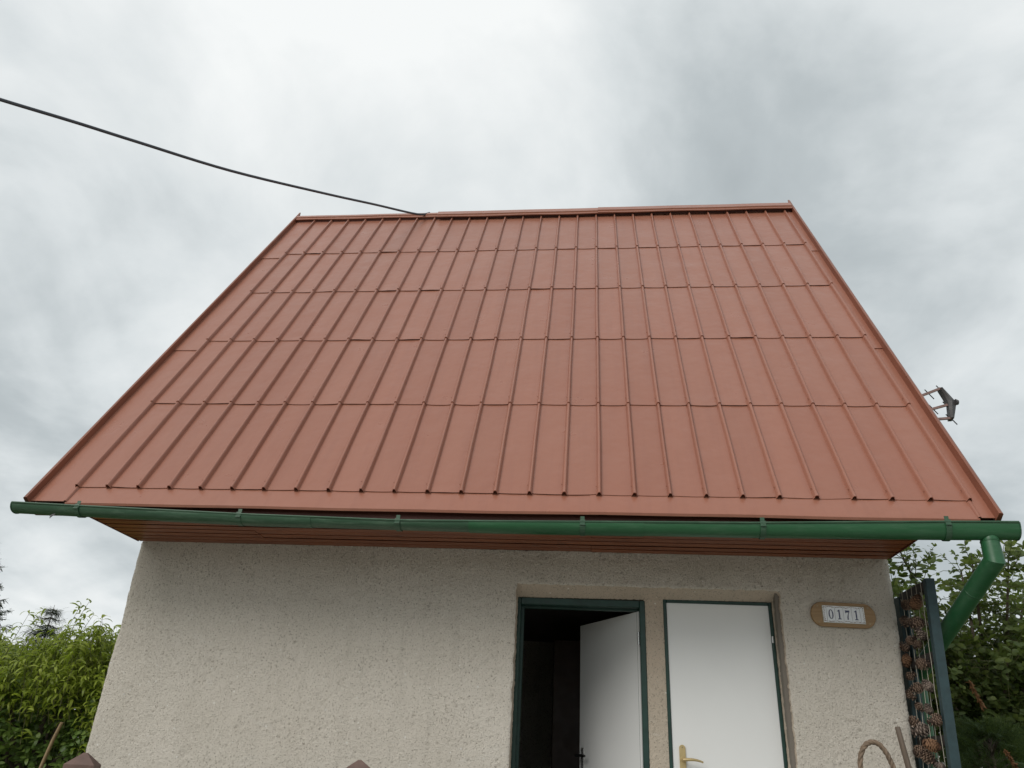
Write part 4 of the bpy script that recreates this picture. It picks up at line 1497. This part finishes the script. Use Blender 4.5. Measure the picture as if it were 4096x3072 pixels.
# conifers in the distance
def conifer(name, base, H, R, label, seed, nw=26, nb=9, z0=.12, group=None):
    g_ = np.random.default_rng(seed)
    B, D, U, LL, WW, CC = [], [], [], [], [], []
    tk = MB().tube([base, (base[0], base[1], H * .5), (base[0], base[1], H)], [.02 * H, .013 * H, .004], 8)
    for i in range(nw):
        f = (i + g_.uniform(0, .6)) / nw
        z = H * (z0 + (1 - z0) * f)
        Rr = R * (1 - f) ** .85 + .08
        for k in range(nb):
            a = 6.283 * (k + g_.uniform(-.4, .4)) / nb + i
            ln = Rr * g_.uniform(.75, 1.12)
            n = max(4, int(ln / .055))
            rd = np.array([math.cos(a), math.sin(a), 0])
            sdv = np.array([-math.sin(a), math.cos(a), 0])
            pts = []
            for s in np.linspace(0, 1, n):
                dz = -.32 * ln * math.sin(s * 1.9) + .20 * ln * s * s
                q = np.array([base[0], base[1], z]) + rd * ln * s + np.array([0, 0, dz])
                pts.append(q)
                if s < .12:
                    continue
                side = .38 * ln * (1 - s) ** .7 * .5 + .05
                for sg in (-1, 1):
                    m_ = max(1, int(side / .05))
                    for j in range(m_):
                        qq = q + sdv * sg * side * (j + .5) / m_ + rd * side * .35 * j / m_ + np.array([0, 0, -.14 * side * j / m_])
                        for c_ in range(6):
                            B.append(qq + g_.normal(0, .022, 3))
                            D.append(rd * .6 + sdv * sg * g_.uniform(-.2, 1) + np.array([0, 0, g_.uniform(-.9, .5)]))
                            U.append(np.array([0, 0, 1.]) + .3 * g_.normal(0, 1, 3))
                            LL.append(g_.uniform(.07, .14)); WW.append(g_.uniform(.022, .04) * (1.7 if H > 5 else .5)); CC.append(.3)
            tk.tube([pts[0], pts[len(pts) // 2], pts[-1]], [.012, .008, .003], 4, cap=False)
    V, F = leaf_arrays(np.array(B), np.array(D), np.array(U), np.array(LL), np.array(WW), np.array(CC), .1, 1)
    return tree(name, (base[0], base[1], 0), label, 'tree', tk, V, F, 'spruce_leaf', group)
conifer('spruce_tree', (-10.3, 10.1, 0), 5.7, 1.72, 'dark spruce with drooping branches at the left picture edge', 41, 24, 13, .35)
conifer('spruce_tree', (-9.55, 12.4, 0), 4.15, .95, 'distant small spruce tip rising behind the peach tree', 42, 18, 9, .5)
conifer('spruce_tree', (-5.9, 11.8, 0), 2.85, .8, 'distant dark spruce tip beside the left wall corner', 43, 16, 9, .45)

# cherry tree on the right
gc = np.random.default_rng(51)
ctop = Vector((7.55, 4.35, 0))
tk = MB().tube([(7.7, 4.5, 0), (7.66, 4.48, .8), (7.6, 4.42, 1.5)], [.10, .085, .065], 12)
limbs = []
for k in range(24):
    a = 6.283 * k / 24 + gc.uniform(-.2, .2)
    e = np.array([7.35 + 1.25 * math.cos(a) * gc.uniform(.4, 1.1), 4.0 + 1.0 * math.sin(a) * gc.uniform(.4, 1.1), gc.uniform(2.2, 3.75)])
    s = np.array([7.62, 4.43, gc.uniform(1.0, 1.5)])
    m_ = (s + e) / 2 + np.array([0, 0, .15])
    tk.tube([s, m_, e], [.035, .022, .007], 7)
    limbs.append((s, m_, e))
bases, tips = [], []
for k in range(1350):
    s, m_, e = limbs[gc.integers(len(limbs))]
    t = gc.uniform(.3, 1)
    q = (1 - t) ** 2 * s + 2 * t * (1 - t) * m_ + t * t * e
    d = norm(np.array([gc.normal(0, .7), gc.normal(0, .7) - .15, gc.normal(.25, .5)]))
    ln = gc.uniform(.22, .55)
    tp = q + d * ln
    if tp[2] > 3.95:
        tp[2] = 3.8 - gc.uniform(0, .3)
    bases.append(q); tips.append(tp)
stems, V, F = shoots_tree(bases, tips, 30, .086, .036, 9, droop=.7, spread=(.2, .9))
tree('cherry_tree', (7.7, 4.5, 0), 'leafy green tree rising behind the slanted downpipe', 'tree', tk, V, F, 'cherry_leaf', twigs=stems)
# denser shrub in front of its lower half
bases, tips = [], []
for k in range(900):
    a, b = gc.uniform(0, 6.283), gc.uniform(0, 1) ** .5
    x = 7.15 + 1.3 * b * math.cos(a)
    z = 1.62 + 1.25 * b * math.sin(a)
    y = 3.55 + gc.uniform(-.25, .45) + .3 * b
    tip = np.array([x, y, z])
    lean = np.array([gc.normal(0, .5), -.6, .6 + gc.normal(0, .3)])
    bases.append(tip - norm(lean) * gc.uniform(.2, .4)); tips.append(tip)
stems, V, F = shoots_tree(bases, tips, 34, .092, .040, 10, droop=.8)
tk = MB()
for k in range(7):
    tk.tube([(7.2 + .1 * k - .3, 3.75, 0), (7.2 + .2 * k - .6, 3.75, .8), (7.2 + .3 * k - .9, 3.7, 1.9)], [.035, .025, .01], 7)
tree('leafy_shrub', (7.2, 3.75, 0), 'dense leafy shrub between the downpipe and the conifer on the right', 'shrub', tk, V, F, 'cherry_leaf', trunkname='stems', crownname='foliage', twigs=stems)

# thuja in the lower right
def thuja(name, base, H, R, label, seed, n=1500):
    g_ = np.random.default_rng(seed)
    B, D, U, LL, WW, CC = [], [], [], [], [], []
    tk = MB().tube([base, (base[0], base[1], H * .9)], [.06, .012], 8)
    for k in range(n):
        z = H * g_.uniform(.02, 1)
        rr = R * (1 - (z / H) ** 2.2) ** .6 * g_.uniform(.72, 1.05) * (1 + .18 * math.sin(z * 9 + k % 5))
        a = g_.uniform(0, 6.283)
        o = np.array([base[0] + rr * math.cos(a), base[1] + rr * math.sin(a), z])
        rd = np.array([math.cos(a), math.sin(a), 0])
        pl = norm(np.array([g_.normal(), g_.normal(), .3 * g_.normal()]))
        ax = norm(rd * .8 + np.array([0, 0, g_.uniform(-.2, .7)]))
        sdv = norm(np.cross(ax, pl))
        if k % 9 == 0:
            tk.tube([(base[0], base[1], z - .12), o], [.008, .003], 4, cap=False)
        for j in range(13):
            t = j / 12
            q = o + ax * (.22 * t - .06)
            for sg in (-1, 1):
                B.append(q); D.append(ax * .8 + sdv * sg * .8 + .15 * g_.normal(0, 1, 3)); U.append(pl)
                LL.append(.085 * (1 - .6 * t) * g_.uniform(.7, 1.2)); WW.append(g_.uniform(.008, .015)); CC.append(.4)
    V, F = leaf_arrays(np.array(B), np.array(D), np.array(U), np.array(LL), np.array(WW), np.array(CC), .2, 1)
    return tree(name, base, label, 'conifer', tk, V, F, 'thuja_leaf')
thuja('conifer_shrub', (6.95, 3.05, 0), 1.85, .66, 'dark conifer shrub with dead sprays behind the cone trellis', 61)
# dead brown sprays hanging on it
def spray(p0, p1, label, seed):
    g_ = np.random.default_rng(seed)
    p0, p1 = np.array(p0), np.array(p1)
    tk = MB().tube([p0, (p0 + p1) / 2 + np.array([.01, 0, .01]), p1], [.004, .003, .002], 5)
    n = 150
    t = g_.uniform(0, 1, n)
    B = p0 + (p1 - p0) * t[:, None] + g_.normal(0, .006, (n, 3))
    ax = norm(p1 - p0)
    D = ax[None] * .9 + g_.normal(0, .32, (n, 3))
    V, F = leaf_arrays(B, D, g_.normal(0, 1, (n, 3)), g_.uniform(.02, .042, n), g_.uniform(.006, .012, n), g_.uniform(-.5, .8, n), .2, 2)
    o = empty('dead_spray', tuple(p0))
    tag(o, label, 'dead twig', 'dead sprays in the conifer')
    inv = Matrix.Translation(-Vector(tuple(p0)))
    a = tk.build('twig', 'dead', o); a.matrix_parent_inverse = inv
    b = link('needles', npmesh('needles', V, F, 'dead'), o); b.matrix_parent_inverse = inv
spray((6.50, 2.18, 2.135), (6.61, 2.29, 1.935), 'dead orange-brown spray hanging in the dark conifer', 71)
spray((6.80, 2.48, 1.63), (6.90, 2.55, 1.48), 'dead brown spray at the bottom right picture corner', 72)
